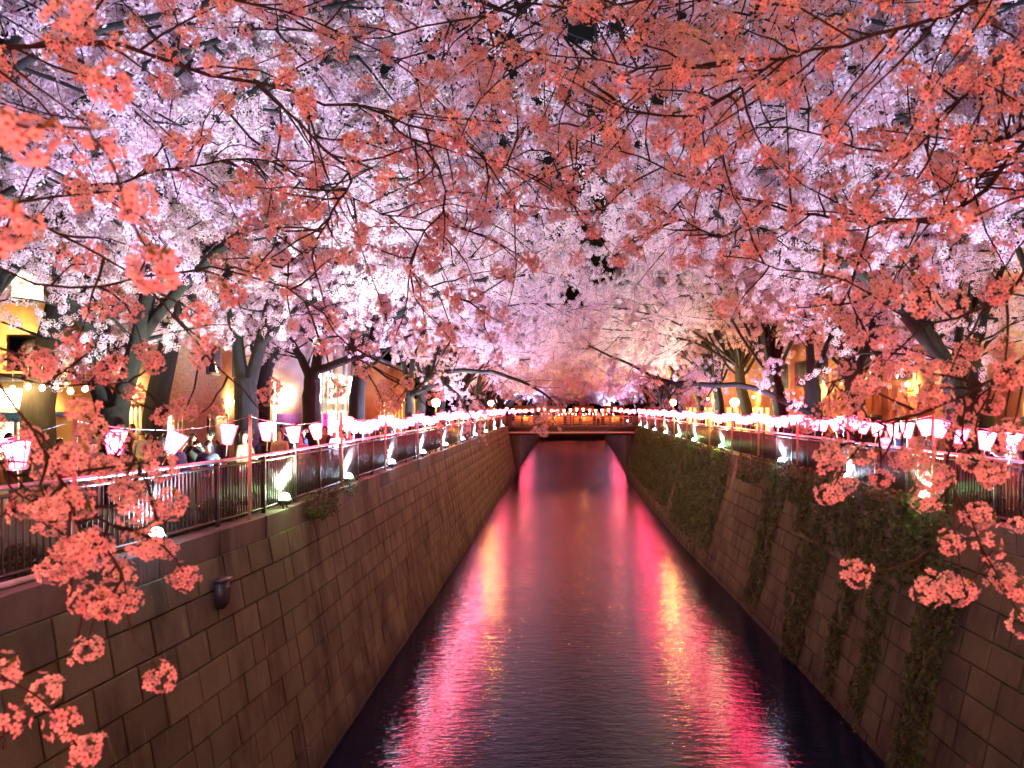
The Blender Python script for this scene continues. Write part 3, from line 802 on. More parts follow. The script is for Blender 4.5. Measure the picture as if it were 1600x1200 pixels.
left_boughs.append(([Rt((-2.2, 1.0, 3.4)), (-200, 180, 1.35), (-20, 180, 1.33), (50, 200, 1.33), (150, 215, 1.6), (200, 330, 1.65), (238, 405, 1.62)], .006, 1, .05, .3))
left_boughs.append(([Rt((-6.5, 2.6, 4.9)), Rt((-4.2, 1.8, 4.0)), Rt((-2.2, 1.0, 3.4))], .016, 2, .2, .5))
nl, restl, invl = near_tree((-8.4, 2.4), [(-8.4, 2.4, STREET), (-8.2, 2.4, 1.5), (-7.4, 2.5, 3.4), (-6.4, 2.6, 5.0), (-5.0, 2.8, 6.8)], left_boughs,
    'near cherry tree whose coral lit boughs hang in from the left', 5, 295, close_left)
nr, restr, invr = near_tree((9.6, 3.0), [(9.6, 3.0, STREET), (9.2, 3.0, 1.8), (8.0, 3.1, 3.8), (7.0, 3.2, 5.2), (5.0, 3.2, 6.6)], right_boughs,
    'near cherry tree whose coral lit boughs hang in from the right', 6, 295, [at(*q) for q in ((1337, 887, 2.9), (1452, 922, 2.7), (1543, 912, 2.8), (1545, 852, 2.8), (1490, 826, 2.8), (1530, 806, 2.8), (1320, 755, 3.2), (1590, 820, 2.8), (1480, 775, 2.7), (1460, 745, 2.7), (1550, 740, 2.8), (1500, 720, 2.7), (1430, 712, 2.8), (1325, 690, 3.0), (1300, 400, 3.4), (1440, 475, 3.0), (1380, 530, 3.0), (1050, 340, 4.4), (1135, 385, 4.2), (1180, 388, 4.2))])
src = make_sources(nr, Vector((-1.4, 4.2, 7.2)))
G_near = gn_scatter('scatter_near_blossom', src['near'], .8, 1.2)
G_fine = gn_scatter('scatter_blossom_sprays', src['far'], .7, 1.25)
G_far = gn_scatter('scatter_blossom_masses', src['big'], .8, 1.5)
finish_near(nl, restl, invl, G_near); finish_near(nr, restr, invr, G_near)

GL, GR = 'cherry trees along the left bank', 'cherry trees along the right bank'
# three traced trees on the left
b = at(185, 770, 19); b.z = STREET
custom_tree(b, [([b, at(178, 690, 19), at(172, 640, 19)], .40, .33, 0),
    ([at(175, 680, 19), at(160, 620, 19), at(150, 555, 19), at(140, 460, 19.2), at(150, 370, 19.5), at(120, 250, 20), at(150, 120, 20)], .27, .06, 3.4),
    ([at(180, 680, 19), at(205, 570, 19), at(228, 480, 18.6), at(243, 400, 18.2), at(240, 330, 17.5), at(300, 220, 16.5), at(420, 130, 15), at(560, 90, 13.5)], .25, .05, 3.6),
    ([at(215, 540, 19), at(290, 440, 18.2), at(400, 350, 17), at(520, 290, 16), at(640, 280, 15)], .15, .03, 3.2),
    ([at(150, 540, 19), at(90, 430, 17.5), at(0, 350, 16), at(-120, 280, 15)], .14, .03, 3.2),
    ([at(160, 600, 19), at(180, 450, 21), at(260, 340, 23), at(330, 200, 24)], .14, .03, 3.2)],
    'thick forked cherry tree on the left bank standing before the beige building', GL, gfine=G_fine, seed=31)
b = at(385, 745, 24); b.z = STREET
custom_tree(b, [([b, at(386, 690, 24), at(384, 620, 24), at(382, 590, 24)], .40, .30, 0),
    ([at(384, 620, 24), at(372, 540, 24), at(358, 460, 24), at(340, 380, 24), at(300, 300, 24), at(250, 180, 23)], .22, .05, 3.4),
    ([at(384, 610, 24), at(410, 530, 24), at(432, 450, 23.5), at(500, 370, 22.5), at(610, 300, 21), at(680, 180, 19.5)], .22, .05, 3.6),
    ([at(405, 540, 24), at(470, 480, 23), at(560, 440, 21.5), at(660, 430, 20), at(740, 400, 19)], .13, .03, 3.2)],
    'wide forked cherry tree on the left bank, second thick trunk from the left', GL, gfine=G_fine, seed=32)
b = at(490, 730, 28); b.z = STREET
custom_tree(b, [([b, at(489, 690, 28), at(487, 620, 28), at(488, 590, 28)], .36, .28, 0),
    ([at(488, 600, 28), at(470, 560, 28), at(448, 520, 28), at(420, 450, 28), at(400, 340, 28)], .17, .05, 3.2),
    ([at(488, 600, 28), at(498, 540, 28), at(505, 460, 28), at(540, 380, 27), at(620, 330, 26), at(625, 240, 25)], .20, .05, 3.6),
    ([at(492, 580, 28), at(590, 540, 27), at(612, 500, 26.5), at(660, 470, 26), at(740, 440, 25), at(820, 430, 24)], .15, .04, 3.4)],
    'slim Y-shaped cherry trunk on the left bank beside the bright shop windows', GL, gfine=G_fine, seed=33)
b = at(638, 735, 45); b.z = STREET
custom_tree(b, [([b, at(640, 690, 45), at(640, 640, 45), at(641, 610, 45)], .34, .26, 0),
    ([at(640, 620, 45), at(680, 585, 44), at(740, 580, 42), at(800, 590, 40), at(850, 615, 38.5), at(880, 645, 37.5)], .17, .03, 2.6),
    ([at(640, 620, 45), at(690, 600, 43), at(720, 625, 40), at(740, 660, 38)], .12, .03, 1.6),
    ([at(640, 610, 45), at(660, 520, 44), at(760, 440, 42), at(860, 420, 40)], .17, .04, 3.6),
    ([at(640, 610, 45), at(620, 520, 45), at(600, 420, 45), at(640, 330, 44)], .17, .04, 3.4)],
    'cherry tree on the left bank whose low limb droops before the far bridge', GL, zmin=.4, gfine=G_fine, seed=37)
# right side traced
b = at(1500, 745, 22); b.z = STREET
custom_tree(b, [([b, at(1500, 700, 22), at(1496, 640, 22), at(1488, 590, 22)], .40, .28, 0),
    ([at(1492, 620, 22), at(1475, 560, 21.6), at(1442, 500, 21.2), at(1438, 430, 21), at(1400, 340, 20.5), at(1330, 220, 19.5), at(1230, 120, 18)], .22, .05, 3.4),
    ([at(1478, 570, 21.6), at(1400, 480, 21), at(1330, 420, 20), at(1240, 378, 19), at(1150, 350, 18), at(1112, 325, 17.4), at(1060, 240, 16.5)], .17, .04, 3.4),
    ([at(1492, 620, 22), at(1530, 520, 22.5), at(1570, 400, 23), at(1600, 260, 23)], .16, .04, 3.2),
    ([at(1490, 600, 22), at(1500, 470, 24), at(1470, 330, 26), at(1430, 180, 27)], .14, .04, 3.2)],
    'leaning forked cherry tree on the right bank beside the yellow lit building', GR, gfine=G_fine, seed=34)
b = at(1345, 735, 27); b.z = STREET
custom_tree(b, [([b, at(1345, 690, 27), at(1338, 620, 27)], .32, .24, 0),
    ([at(1338, 630, 27), at(1325, 570, 26.6), at(1302, 500, 26), at(1285, 450, 25.5), at(1200, 390, 24.5), at(1090, 360, 23), at(980, 300, 21.5)], .20, .04, 3.4),
    ([at(1335, 600, 27), at(1360, 520, 27), at(1370, 420, 27), at(1340, 300, 26.5)], .15, .04, 3.2)],
    'slender cherry tree on the right bank bending towards the canal', GR, gfine=G_fine, seed=35)
b = at(1272, 715, 33); b.z = STREET
custom_tree(b, [([b, at(1272, 690, 33), at(1270, 640, 33), at(1268, 590, 33)], .42, .32, 0),
    ([at(1270, 650, 33), at(1228, 628, 32.4), at(1168, 604, 31.6), at(1100, 601, 31), at(1040, 596, 30.4), at(992, 574, 30), at(920, 540, 29.5)], .15, .03, 2.2),
    ([at(1268, 600, 33), at(1262, 520, 33), at(1230, 440, 32.5), at(1150, 380, 31.5), at(1060, 340, 30.5)], .2, .05, 3.6),
    ([at(1268, 600, 33), at(1300, 520, 33.5), at(1330, 430, 34)], .15, .04, 3.2)],
    'dark cherry tree on the right bank with one long low limb reaching over the water', GR, zmin=1.7, gfine=G_fine, seed=36)

random.seed(99)
left_list = [(-9.8, 7.5), (-11.0, 13), (-7.0, 35.5), (-6.0, 52), (-5.5, 60), (-4.8, 69), (-4.2, 79), (-3.2, 89), (-2.0, 103), (-1, 118), (0, 135), (2, 155), (4, 178)]
right_list = [(12.2, 8.5), (13.2, 15.0), (13.5, 40), (14.2, 48), (14.6, 56), (15.2, 64), (15.8, 73), (16.6, 82), (17.4, 91), (18.5, 104), (20, 120), (22, 138), (24, 158), (25, 180)]
for side, lst, g, nm in ((-1, left_list, GL, 'left'), (1, right_list, GR, 'right')):
    for i, (x, y) in enumerate(lst):
        far = y > 62
        if y < 16: lab = f'{"closest" if i == 0 else "second"} cherry tree spreading over the near canal from the {nm} bank'
        elif y < 95: lab = f'{onum(i - 2)} white lit cherry tree before the far bridge on the {nm} bank'
        else: lab = f'distant cherry tree on the {nm} bank beyond the far bridge, {onum(i-9)} behind it'
        build_generic(x, y, side, i + (side > 0) * 2, lab, g, far, G_fine, G_far, scale=random.uniform(1.2, 1.3) if y < 16 else random.uniform(1.15, 1.3))
for i, (x, y, sd, lab) in enumerate(((-13.5, 23, -1, 'tallest cherry tree of the left bank, behind the two forked trunks'), (16.5, 16.5, 1, 'tallest cherry tree of the right bank, at the right edge'), (-12.5, 18, -1, 'tall cherry tree behind the thick forked tree on the left bank'), (14.2, 20, 1, 'tall cherry tree at the right edge before the yellow building'), (-11.5, 26, -1, 'tall cherry tree filling behind the wide forked tree on the left bank'), (-10.5, 33, -1, 'tall cherry tree behind the slim Y-shaped trunk on the left bank'),
        (15.3, 26, 1, 'tall cherry tree behind the leaning tree on the right bank'), (15.6, 36, 1, 'tall cherry tree behind the dark low limbed tree on the right bank'))):
    build_generic(x, y, sd, i + 1, lab, GL if sd < 0 else GR, False, G_fine, G_far, scale=1.55 if lab.startswith('tallest') else 1.3)
for i, (x, y) in enumerate(((10, 186), (16, 192), (22, 188))):
    build_generic(x, y, 1, i, f'pale cherry tree closing the far end of the canal, {ORD[i]} from the left', 'cherry trees at the far end', True, G_fine, G_far, 1.2)

# ------------------------------------------------------------------ ivy and shrubs
def leaf_scatter(P, N, size, jitter=.5):
    n = len(P); N = N + rng.normal(0, jitter, (n, 3)); N /= np.linalg.norm(N, axis=1)[:, None]
    A = np.cross(N, rng.normal(0, 1, (n, 3))); A /= np.linalg.norm(A, axis=1)[:, None]; B = np.cross(N, A)
    s = size * rng.uniform(.6, 1.3, (n, 1))
    V = np.stack([P - A*s*.5, P + B*s*.42 + N*s*.1, P + A*s*.6, P - B*s*.42 + N*s*.1], 1).reshape(-1, 3)
    return V, np.arange(4 * n).reshape(-1, 4)
def ivy(side, zones, label):
    mb = MB()
    for d0, d1, v0, v1, dens, size, taper in zones:
        area = (d1 - d0) * (v1 - v0); n = int(area * dens)
        u = rng.random(n); v = rng.random(n)
        v = v ** 1.0
        c = .5 + (u - .5) * (1 - taper * v)
        d = d0 + (d1 - d0) * c + .10 * np.sin(v * 9 + d0) + rng.normal(0, .06, n)
        dep = v0 + (v1 - v0) * v
        keep = rng.random(n) < np.clip((1.06 - v) * 6, 0, 1)
        keep &= (np.sin(d * 3.1) + np.sin(dep * 4.3 + d) + np.sin(d * 7.7 + dep * 2) * .6) > -1.5
        d = d[keep]; dep = dep[keep]
        bs = np.interp(d, [p[0] for p in (L_base if side < 0 else R_base)], [p[1] for p in (L_base if side < 0 else R_base)])
        x = bs + side * BAT[side] * (1 - dep / WALL_H)
        thick = (.05 + .16 * np.abs(np.sin(d * 2.3) * np.sin(dep * 2.9 + d * 1.3)) + .10 * np.clip(1 - dep, 0, 1)) * rng.uniform(.3, 1.1, len(d))
        P = np.stack([x - side * thick, d, -dep + np.where(dep < .15, .12 * rng.random(len(d)), 0)], 1)
        V, Q = leaf_scatter(P, np.tile([-side * 1., -.2, .35], (len(P), 1)), size)
        mb.add(V, Q)
    tag(mb.build('ivy', M['ivy']), label, 'ivy', kind='stuff')
ivy(1, [(17, 27.4, -.05, 1.9, 330, .10, .0), (23.6, 26.6, 2.0, 5.7, 420, .085, .35), (21.0, 22.2, 2.0, 5.5, 520, .085, .35), (19.0, 20.0, 2.0, 5.6, 520, .08, .3),
        (16.0, 17.7, 1.0, 5.8, 420, .08, .3), (28.8, 31.8, -.05, 5.2, 380, .09, .45), (27.2, 29.0, -.05, 1.1, 350, .09, .4), (32, 36.5, -.05, 1.0, 250, .09, .2)],
    'dark ivy hanging in tongues down the near part of the right canal wall')
ivy(1, [(38, 52, -.05, 5.0, 150, .13, .1), (52, 92, -.05, 4.6, 80, .17, .1)], 'dense ivy sheet covering the far part of the right canal wall')
ivy(-1, [(18.6, 22.6, -.12, .55, 420, .07, .5), (22.5, 24.3, -.1, .3, 300, .07, .5)], 'small ivy tuft spilling over the left wall top by the floodlights')
def shrub(x, y, r, h, label, group):
    n = int(900 * r / .4); u = rng.normal(0, 1, (n, 3)); u /= np.linalg.norm(u, axis=1)[:, None]; u[:, 2] = np.abs(u[:, 2])
    P = u * np.array([r, r, h]) * (rng.uniform(.75, 1.05, (n, 1))) 
    V, Q = leaf_scatter(P, u, .055, .5)
    root = empty('shrub', (x, y, -.03)); tag(root, label, 'shrub', group)
    mb = MB(); mb.add(V, Q); o = mb.build('foliage', M['shrub'], root); o['kind'] = 'stuff'
    mb = MB()
    for k in range(5):
        t = k * 1.25; mb.tube([Vector((0, 0, 0)), Vector((r * .5 * math.cos(t), r * .5 * math.sin(t), h * .7))], [.012, .005], 4)
    mb.build('stem', M['twig'], root)
for i, d in enumerate([11.2, 14.6, 16.2, 19.4, 21.0, 22.8, 24.0, 25.6, 27.2, 31, 33]):
    shrub(railX(-1, d) - .5, d, random.uniform(.28, .42), random.uniform(.38, .6), f'{onum(i)} clipped shrub from the near end behind the left railing', 'shrubs behind the left railing')
for i, d in enumerate([14.2, 15.6, 17.2, 18.8, 20.2, 21.4, 22.8, 24.2, 26, 28.5, 31, 34]):
    shrub(railX(1, d) + .5, d, random.uniform(.3, .5), random.uniform(.4, .65), f'{onum(i)} clipped shrub from the near end behind the right railing', 'shrubs behind the right railing')
# low ground cover on the right ledge in front of the railing
n = 3600; d = rng.uniform(17, 34, n); e = np.array([edgeX(1, q) for q in d]); r_ = np.array([railX(1, q) for q in d])
P = np.stack([e - .1 + .9 * rng.random(n), d, .02 + .2 * rng.random(n)], 1); V, Q = leaf_scatter(P, np.tile([0, 0, 1.], (n, 1)), .09, .6)
mb = MB(); mb.add(V, Q); tag(mb.build('ground_cover', M['shrub']), 'low leafy ground cover on the right ledge', 'ground cover', kind='stuff')

# ------------------------------------------------------------------ far bridge
def point(parent, loc, w, c, r=.08, name='lamp_light'):
    ld = bpy.data.lights.new(name, 'POINT'); ld.energy = w; ld.color = c; ld.shadow_soft_size = r
    o = bpy.data.objects.new(name, ld); col.objects.link(o); o.location = loc
    if parent: o.parent = parent
    return o
M['brick_red'] = simple('bridge_concrete', (.075, .062, .05), .8, 0, .3, 3)
M['orange_wood'] = simple('orange_timber', (.55, .25, .08), .6, 0, .3, 5)
M['glow_orange'] = emis('bulb_orange', (1, .42, .10), 60)
M['glow_lamp'] = emis('street_lamp_globe', (1, .55, .07), 420)
M['glow_yellow'] = emis('bulb_yellow', (1, .66, .22), 110)
br = empty('footbridge', (7.3, 95, 0)); tag(br, 'low concrete bridge crossing the canal far ahead under strung lanterns', 'bridge')
BX0, BX1 = -1.2, 15.6; BW = BX1 - BX0; bc = (BX0 + BX1) / 2 - 7.3
mb = MB(); mb.box((bc, 0, -.16), (BW, 4.6, .42)); mb.build('deck', M['brick_red'], br)
mb = MB(); mb.box((bc, -2.0, -.72), (BW - 1.2, .35, .62)); mb.box((bc, 2.0, -.72), (BW - 1.2, .35, .62)); mb.build('girder', M['steel'], br)
mb = MB(); mb.tube([Vector((BX0 - 7.3, -2.5, -.75)), Vector((BX1 - 7.3, -2.5, -.75))], .10, 8); mb.build('service_pipe', M['pipe'], br, smooth=True)
for x in (BX0 + .5, BX1 - .9):
    mb = MB(); mb.box((x - 7.3, -2.1, .45), (1.3, .6, 1.5)); mb.build('end_pillar', M['brick_red'], br)
for x in (BX0 + 1.7, BX1 - 1.7):
    mb = MB(); mb.box((x - 7.3, -1.4, -3.6), (.8, 1.0, 5.4)); mb.build('pier', M['brick_red'], br)
for sy in (-2.15, 2.15):
    for z in (1.15, .85, .55, .3):
        mb = MB(); mb.tube([Vector((BX0 + 1.1 - 7.3, sy, z)), Vector((BX1 - 1.5 - 7.3, sy, z))], .035 if z > 1 else .02, 5); mb.build('rail', M['rail'], br)
    for k in range(9):
        mb = MB(); mb.box((BX0 + 1.6 + k * 1.65 - 7.3, sy, .6), (.12, .12, 1.15)); mb.build('rail_post', M['orange_wood'], br)
for k in range(22):
    lantern(Vector((BX0 + .6 + k * .74, 92.7, 2.15 - .22 * abs(math.sin(k * .55)))), (random.gauss(0, .08), random.gauss(0, .08)), k, LW,
            f'{onum(k)} small lantern from the left over the far bridge rail', 'lanterns over the far bridge', far=True)
for k in range(22):  # row added so its glow reflects in the dark water under the bridge
    lantern(Vector((7.5 + k * .85, 199.6, .5 + .1 * math.sin(k))), (0, 0), k, LW, f'{onum(k)} added tiny lantern from the left at the far end wall of the canal', 'added lanterns at the far end wall', far=True)
# orange lit festival stalls behind the bridge
for i, (x, y) in enumerate(((-3.6, 99), (1.5, 98.3), (5.2, 98.3), (8.8, 98.3), (12.6, 98.3), (17.5, 97.5))):
    st = empty('food_stall', (x, y, .06 if 0 < x < 15 else STREET)); tag(st, f'orange lit food stall behind the far bridge, {ORD[i]} from the left', 'stall', 'food stalls behind the far bridge')
    mb = MB(); mb.box((0, 0, .5), (2.2, .7, .9)); mb.build('counter', M['orange_wood'], st)
    mb = MB(); mb.add([[-1.3, -.9, 1.95], [1.3, -.9, 1.95], [1.3, .7, 2.35], [-1.3, .7, 2.35]], [[0, 1, 2, 3]]); mb.box((0, -.9, 1.85), (2.6, .03, .22)); mb.build('awning', M['orange_wood'], st)
    for sx in (-1.15, 1.15):
        mb = MB(); mb.box((sx, 0, 1.1), (.06, .06, 2.1)); mb.build('post', M['wood'], st)
    mb = lathe([(0, -.07), (.06, -.04), (.08, 0), (.05, .06), (0, .09)], 8); b_ = mb.build('bulb', M['glow_orange'], st, loc=(0, -.6, 1.75)); point(b_, (0, -.2, 0), 160, (1, .42, .14))

# ------------------------------------------------------------------ street lamps
def street_lamp(x, y, h, label, w, c, mat, arm=0.0, base=STREET):
    root = empty('street_lamp', (x, y, base)); tag(root, label, 'street lamp')
    mb = MB(); mb.tube([Vector((0, 0, 0)), Vector((0, 0, h)), ], [.06, .04], 8); mb.build('post', M['rail_dark'], root, smooth=True)
    if arm: mb = MB(); mb.tube([Vector((0, 0, h - .1)), Vector((arm * .5, 0, h + .05)), Vector((arm, 0, h))], .03, 6); mb.build('arm', M['rail_dark'], root)
    g = lathe([(0, -.25), (.16, -.18), (.25, 0), (.18, .16), (0, .22)], 12).build('globe', mat, root, True, loc=(arm, 0, h + .0)); g.location.z = h
    mb = lathe([(.02, .22), (.17, .13), (.16, .11)], 10); mb.build('cap', M['housing'], root, loc=(arm, 0, h))
    point(root, (arm, 0, h - .28), w, c)
LY = (1, .60, .20)
street_lamp(-2.0, 75, 2.7, 'yellow globe street lamp by the left rail before the far bridge', 250, LY, M['glow_lamp'])
street_lamp(12.95, 64, 2.7, 'yellow globe street lamp by the right rail before the far bridge', 250, LY, M['glow_lamp'])
street_lamp(12.3, 44, 2.6, 'yellow globe street lamp behind the right rail among the lanterns', 200, LY, M['glow_lamp'])
street_lamp(-4.4, 46, 2.6, 'yellow globe street lamp behind the left rail among the lanterns', 120, LY, M['glow_lamp'])
# ------------------------------------------------------------------ the near bridge, from whose walk the view is taken
nb = empty('near_bridge', (0, -3, 0)); tag(nb, 'near bridge at the viewpoint, its deck and rail just below the view', 'bridge')
mb = MB(); mb.box((0, 0, .5), (24, 6, .5)); mb.build('deck', M['concrete'], nb)
mb = MB(); mb.tube([Vector((-8, 3.12, 1.75)), Vector((9, 3.12, 1.75))], .035, 8); mb.build('handrail', M['rail'], nb)
for k in range(18):
    mb = MB(); mb.box((-8 + k, 3.1, 1.1), (.06, .06, 1.25)); mb.build('rail_post', M['rail_dark'], nb)
for k in range(24):
    lantern(Vector((-7.2 + k * .64, .42, 1.92 - .12 * abs(math.sin(k * .8)))), (random.gauss(0, .05), random.gauss(0, .05)), k, LW,
            f'{onum(k)} warm red lantern from the left on the near bridge rail', 'warm lanterns on the near bridge rail')
street_lamp(-5.5, -1.2, 4.6, 'added warm street lamp on the left half of the near bridge', NEARLAMP, (1, .50, .18), M['glow_yellow'], base=.75)  # this pair stands unseen behind the view, added to throw warm light forward
street_lamp(6.2, -1.2, 4.6, 'added warm street lamp on the right half of the near bridge', NEARLAMP, (1, .50, .18), M['glow_yellow'], base=.75)

# ------------------------------------------------------------------ buildings
def face_box(mb, x0, x1, y0, y1, z0, z1): mb.box(((x0+x1)/2, (y0+y1)/2, (z0+z1)/2), (x1-x0, y1-y0, z1-z0))
def building(name, x0, x1, y0, y1, z1, wallm, label, roofm=None, over=.25):
    root = empty(name, ((x0+x1)/2, (y0+y1)/2, STREET)); tag(root, label, 'building')
    root['o'] = [(x0+x1)/2, (y0+y1)/2, STREET]
    part(root, 'wall', wallm, (x0, x1, y0, y1, STREET - .3, z1))
    part(root, 'roof', roofm or M['housing'], (x0 - over, x1 + over, y0 - over, y1 + over, z1 + .003, z1 + .25))
    return root
def part(root, name, m, *boxes, parent=None):
    mb = MB()
    for b in boxes: face_box(mb, *b)
    o = mb.build(name, m, parent or root); c = root['o']
    if parent is None: o.data.transform(Matrix.Translation((-c[0], -c[1], -c[2])))
    else: o.data.transform(Matrix.Translation((-c[0], -c[1], -c[2])))
    return o
M['beige'] = simple('beige_stucco', (.50, .38, .22), .85, 0, .3, 9)
M['beige_panel'] = simple('beige_ribbed_panel', (.56, .44, .27), .6, 0, .12, 3)
M['tan'] = simple('tan_wall', (.55, .36, .14), .8, 0, .2, 1.5)
M['rust'] = simple('rust_brown_wall', (.40, .17, .07), .8, 0, .3, 1.2)
M['pinkwall'] = simple('pale_pink_wall', (.55, .42, .44), .8, 0, .15, 2)
M['bluegrey'] = simple('pale_blue_pillar', (.42, .50, .55), .6, 0, .15, 3)
M['dark_frame'] = simple('dark_window_frame', (.05, .04, .04), .5)
M['door'] = simple('brown_shutter', (.26, .17, .10), .6, 0, .2, 4)
M['glass_dark'] = simple('dark_glass', (.03, .03, .035), .12)
def lit(name, c1, c2, s, scale=2.2):
    m = NT(name); f = m.noise(scale, 4, .7, m.pos()); c = m.ramp(f, [(.38, c1), (.60, c2)]); m.base((.5, .5, .5))
    m.l(c, m.b.inputs['Emission Color']); m.b.inputs['Emission Strength'].default_value = s; return m.m
M['lit_warm'] = lit('shop_interior_warm', (.45, .20, .05), (1, .78, .45), 5)
M['lit_white'] = lit('shop_interior_white', (.35, .45, .22), (1, 1, .80), 5)
M['lit_orange'] = lit('veranda_interior_orange', (.25, .06, .01), (1, .45, .10), 2.2)
M['sign_white'] = emis('lit_sign_panel', (1, .88, .62), 5)
M['magenta'] = emis('magenta_banner', (.8, .02, .45), .35, (.6, .02, .3))
M['purple'] = simple('purple_curtain', (.10, .02, .18), .8)
M['blue_cloth'] = simple('blue_awning_cloth', (.05, .22, .55), .8)
M['navy_cloth'] = simple('navy_tent_cloth', (.03, .05, .16), .8)
def wlamp(root, x, y, z, w, c=(1, .62, .30)):  # lamp added to cast warm light on a house front
    cc = root['o']; o = lathe([(0, -.08), (.06, -.05), (.09, .02), (.05, .08)], 8).build('facade_fill_lamp', M['glow_yellow'], root, loc=(x - cc[0], y - cc[1], z - cc[2]))
    point(o, (0, -.12, -.16), w * .45, c)
# A: beige corner building
A = building('corner_building', -17.6, -12.3, 30, 41, 7.5, M['beige'], 'beige corner building with ribbed ground floor and a glowing white sign panel on the left')
part(A, 'lower_panel_field', M['beige_panel'], (-16.5, -12.35, 29.95, 29.997, -.6, 2.35))
for k in range(26):
    x = -16.4 + k * .16
    if -13.65 < x < -12.75: continue
    part(A, 'rib', M['beige_panel'], (x, x + .08, 29.90, 29.953, -.6, 2.35))
part(A, 'ledge', M['beige'], (-16.6, -12.2, 29.80, 29.99, 2.38, 2.55))
part(A, 'sign_panel', M['sign_white'], (-13.62, -13.06, 29.80, 29.896, .2, 1.95)); part(A, 'sign_panel', M['sign_white'], (-13.02, -12.78, 29.80, 29.896, .2, 1.95))
part(A, 'doorway', M['door'], (-12.297, -12.24, 32.2, 34.2, -.35, 1.9)); part(A, 'door_frame', M['dark_frame'], (-12.297, -12.2, 34.2, 34.32, -.35, 2.0), (-12.297, -12.2, 32.08, 32.2, -.35, 2.0))
part(A, 'window_frame', M['dark_frame'], (-12.297, -12.22, 35.6, 36.8, .8, 1.9)); part(A, 'pane', M['glass_dark'], (-12.22, -12.20, 35.7, 36.7, .9, 1.8))
for z in (3.6, 5.6):
    for y in (32, 35, 38):
        part(A, 'window_frame', M['dark_frame'], (-12.297, -12.22, y, y + 1.4, z, z + 1.2)); part(A, 'pane', M['glass_dark'], (-12.22, -12.20, y + .1, y + 1.3, z + .1, z + 1.1))
    part(A, 'window_frame', M['dark_frame'], (-15.6, -14.2, 29.93, 29.998, z, z + 1.2)); part(A, 'pane', M['glass_dark'], (-15.5, -14.3, 29.91, 29.93, z + .1, z + 1.1))
wlamp(A, -14.5, 29.6, 2.9, 260); wlamp(A, -12.0, 34.6, 2.5, 160)
# D: near shop at far left
Dd = building('corner_shop', -22.5, -14.3, 25.6, 29.4, 3.1, M['tan'], 'bright warm lit shop with a blue awning at the far left edge')
part(Dd, 'shop_opening', M['lit_warm'], (-21.8, -14.7, 25.5, 25.58, -.1, 2.1)); part(Dd, 'counter', M['orange_wood'], (-21.8, -14.7, 24.9, 25.4, -.4, .55))
part(Dd, 'awning', M['blue_cloth'], (-18.4, -14.2, 24.4, 25.5, 2.0, 2.12)); part(Dd, 'awning_valance', M['blue_cloth'], (-18.4, -14.2, 24.36, 24.398, 1.82, 2.12))
for k in range(7): part(Dd, 'shop_post', M['wood'], (-21.9 + k * 1.2, -21.8 + k * 1.2, 25.40, 25.497, -.35, 2.2))
part(Dd, 'sign_board', M['sign_white'], (-17.2, -15.2, 25.3, 25.45, 2.25, 2.85))
wlamp(Dd, -15.0, 25.0, 2.6, 260); wlamp(Dd, -18.0, 24.8, 2.6, 300)
# bulbs strung before the shop
for i, (px, py, d) in enumerate(((133, 607, 21), (110, 611, 21.4), (88, 603, 21.8), (66, 606, 22), (44, 604, 22.2), (20, 607, 22.4))):
    p = at(px, py, d); r = empty('hanging_bulb', p); tag(r, f'bright yellow bulb hanging before the left shop, {ORD[i]} from the right', 'bulb', 'bulbs before the left shop')
    lathe([(0, -.09), (.055, -.06), (.07, 0), (.04, .07), (0, .08)], 8).build('glass', M['glow_yellow'], r); mb = MB(); mb.tube([Vector((0, 0, .07)), Vector((0, 0, .6))], .006, 4); mb.build('wire', M['cord'], r)
    point(r, (0, -.1, -.15), 50, LY, .05)
# E: tall tan block behind, left
E_ = building('apartment_block', -27, -18.6, 33, 44, 13, M['tan'], 'tall tan apartment block rising behind the shop at the far left')
for z in (3.8, 6.6, 9.4):
    for x in (-25.6, -23.2, -20.8):
        part(E_, 'window_frame', M['dark_frame'], (x, x + 1.5, 32.93, 32.998, z, z + 1.4)); part(E_, 'pane', M['lit_warm'] if (z, x) == (6.6, -20.8) else M['glass_dark'], (x + .1, x + 1.4, 32.91, 32.93, z + .1, z + 1.3))
wlamp(E_, -19.4, 32.4, 4.5, 900)
# B: bright shop
B = building('bright_shop', -18, -11.0, 42.5, 55, 7.2, M['pinkwall'], 'pale pink shop with tall glowing white windows behind the third left trunk')
for k, (y0, y1) in enumerate(((43.2, 45.6), (46.4, 48.8), (49.4, 51.6), (52.2, 54.4))):
    for z0, z1 in ((-.1, 2.0), (2.5, 4.3)):
        part(B, 'window', M['lit_white'], (-10.997, -10.93, y0, y1, z0, z1)); part(B, 'mullion', M['dark_frame'], (-10.93, -10.88, (y0+y1)/2 - .04, (y0+y1)/2 + .04, z0, z1), (-10.93, -10.88, y0, y1, (z0+z1)/2 - .03, (z0+z1)/2 + .03))
for y in (42.6, 46.0, 49.1, 51.9, 54.7): part(B, 'pillar', M['bluegrey'], (-10.997, -10.7, y - .16, y + .16, -.35, 6.2))
part(B, 'front_window', M['lit_white'], (-15.6, -12.6, 42.42, 42.497, 1.6, 3.6)); part(B, 'shop_opening', M['lit_warm'], (-15.8, -11.6, 42.40, 42.47, -.2, 1.4))
part(B, 'banner', M['magenta'], (-14.9, -14.5, 42.2, 42.26, 1.3, 2.4)); part(B, 'banner', M['magenta'], (-13.2, -12.8, 42.2, 42.26, 1.3, 2.4))
part(B, 'curtain', M['purple'], (-12.5, -11.2, 42.2, 42.25, -.2, 1.9)); part(B, 'banner', M['magenta'], (-10.6, -10.5, 44.6, 45.5, .1, 1.9))
wlamp(B, -12.0, 41.8, 3.0, 240, (1, .8, .55))
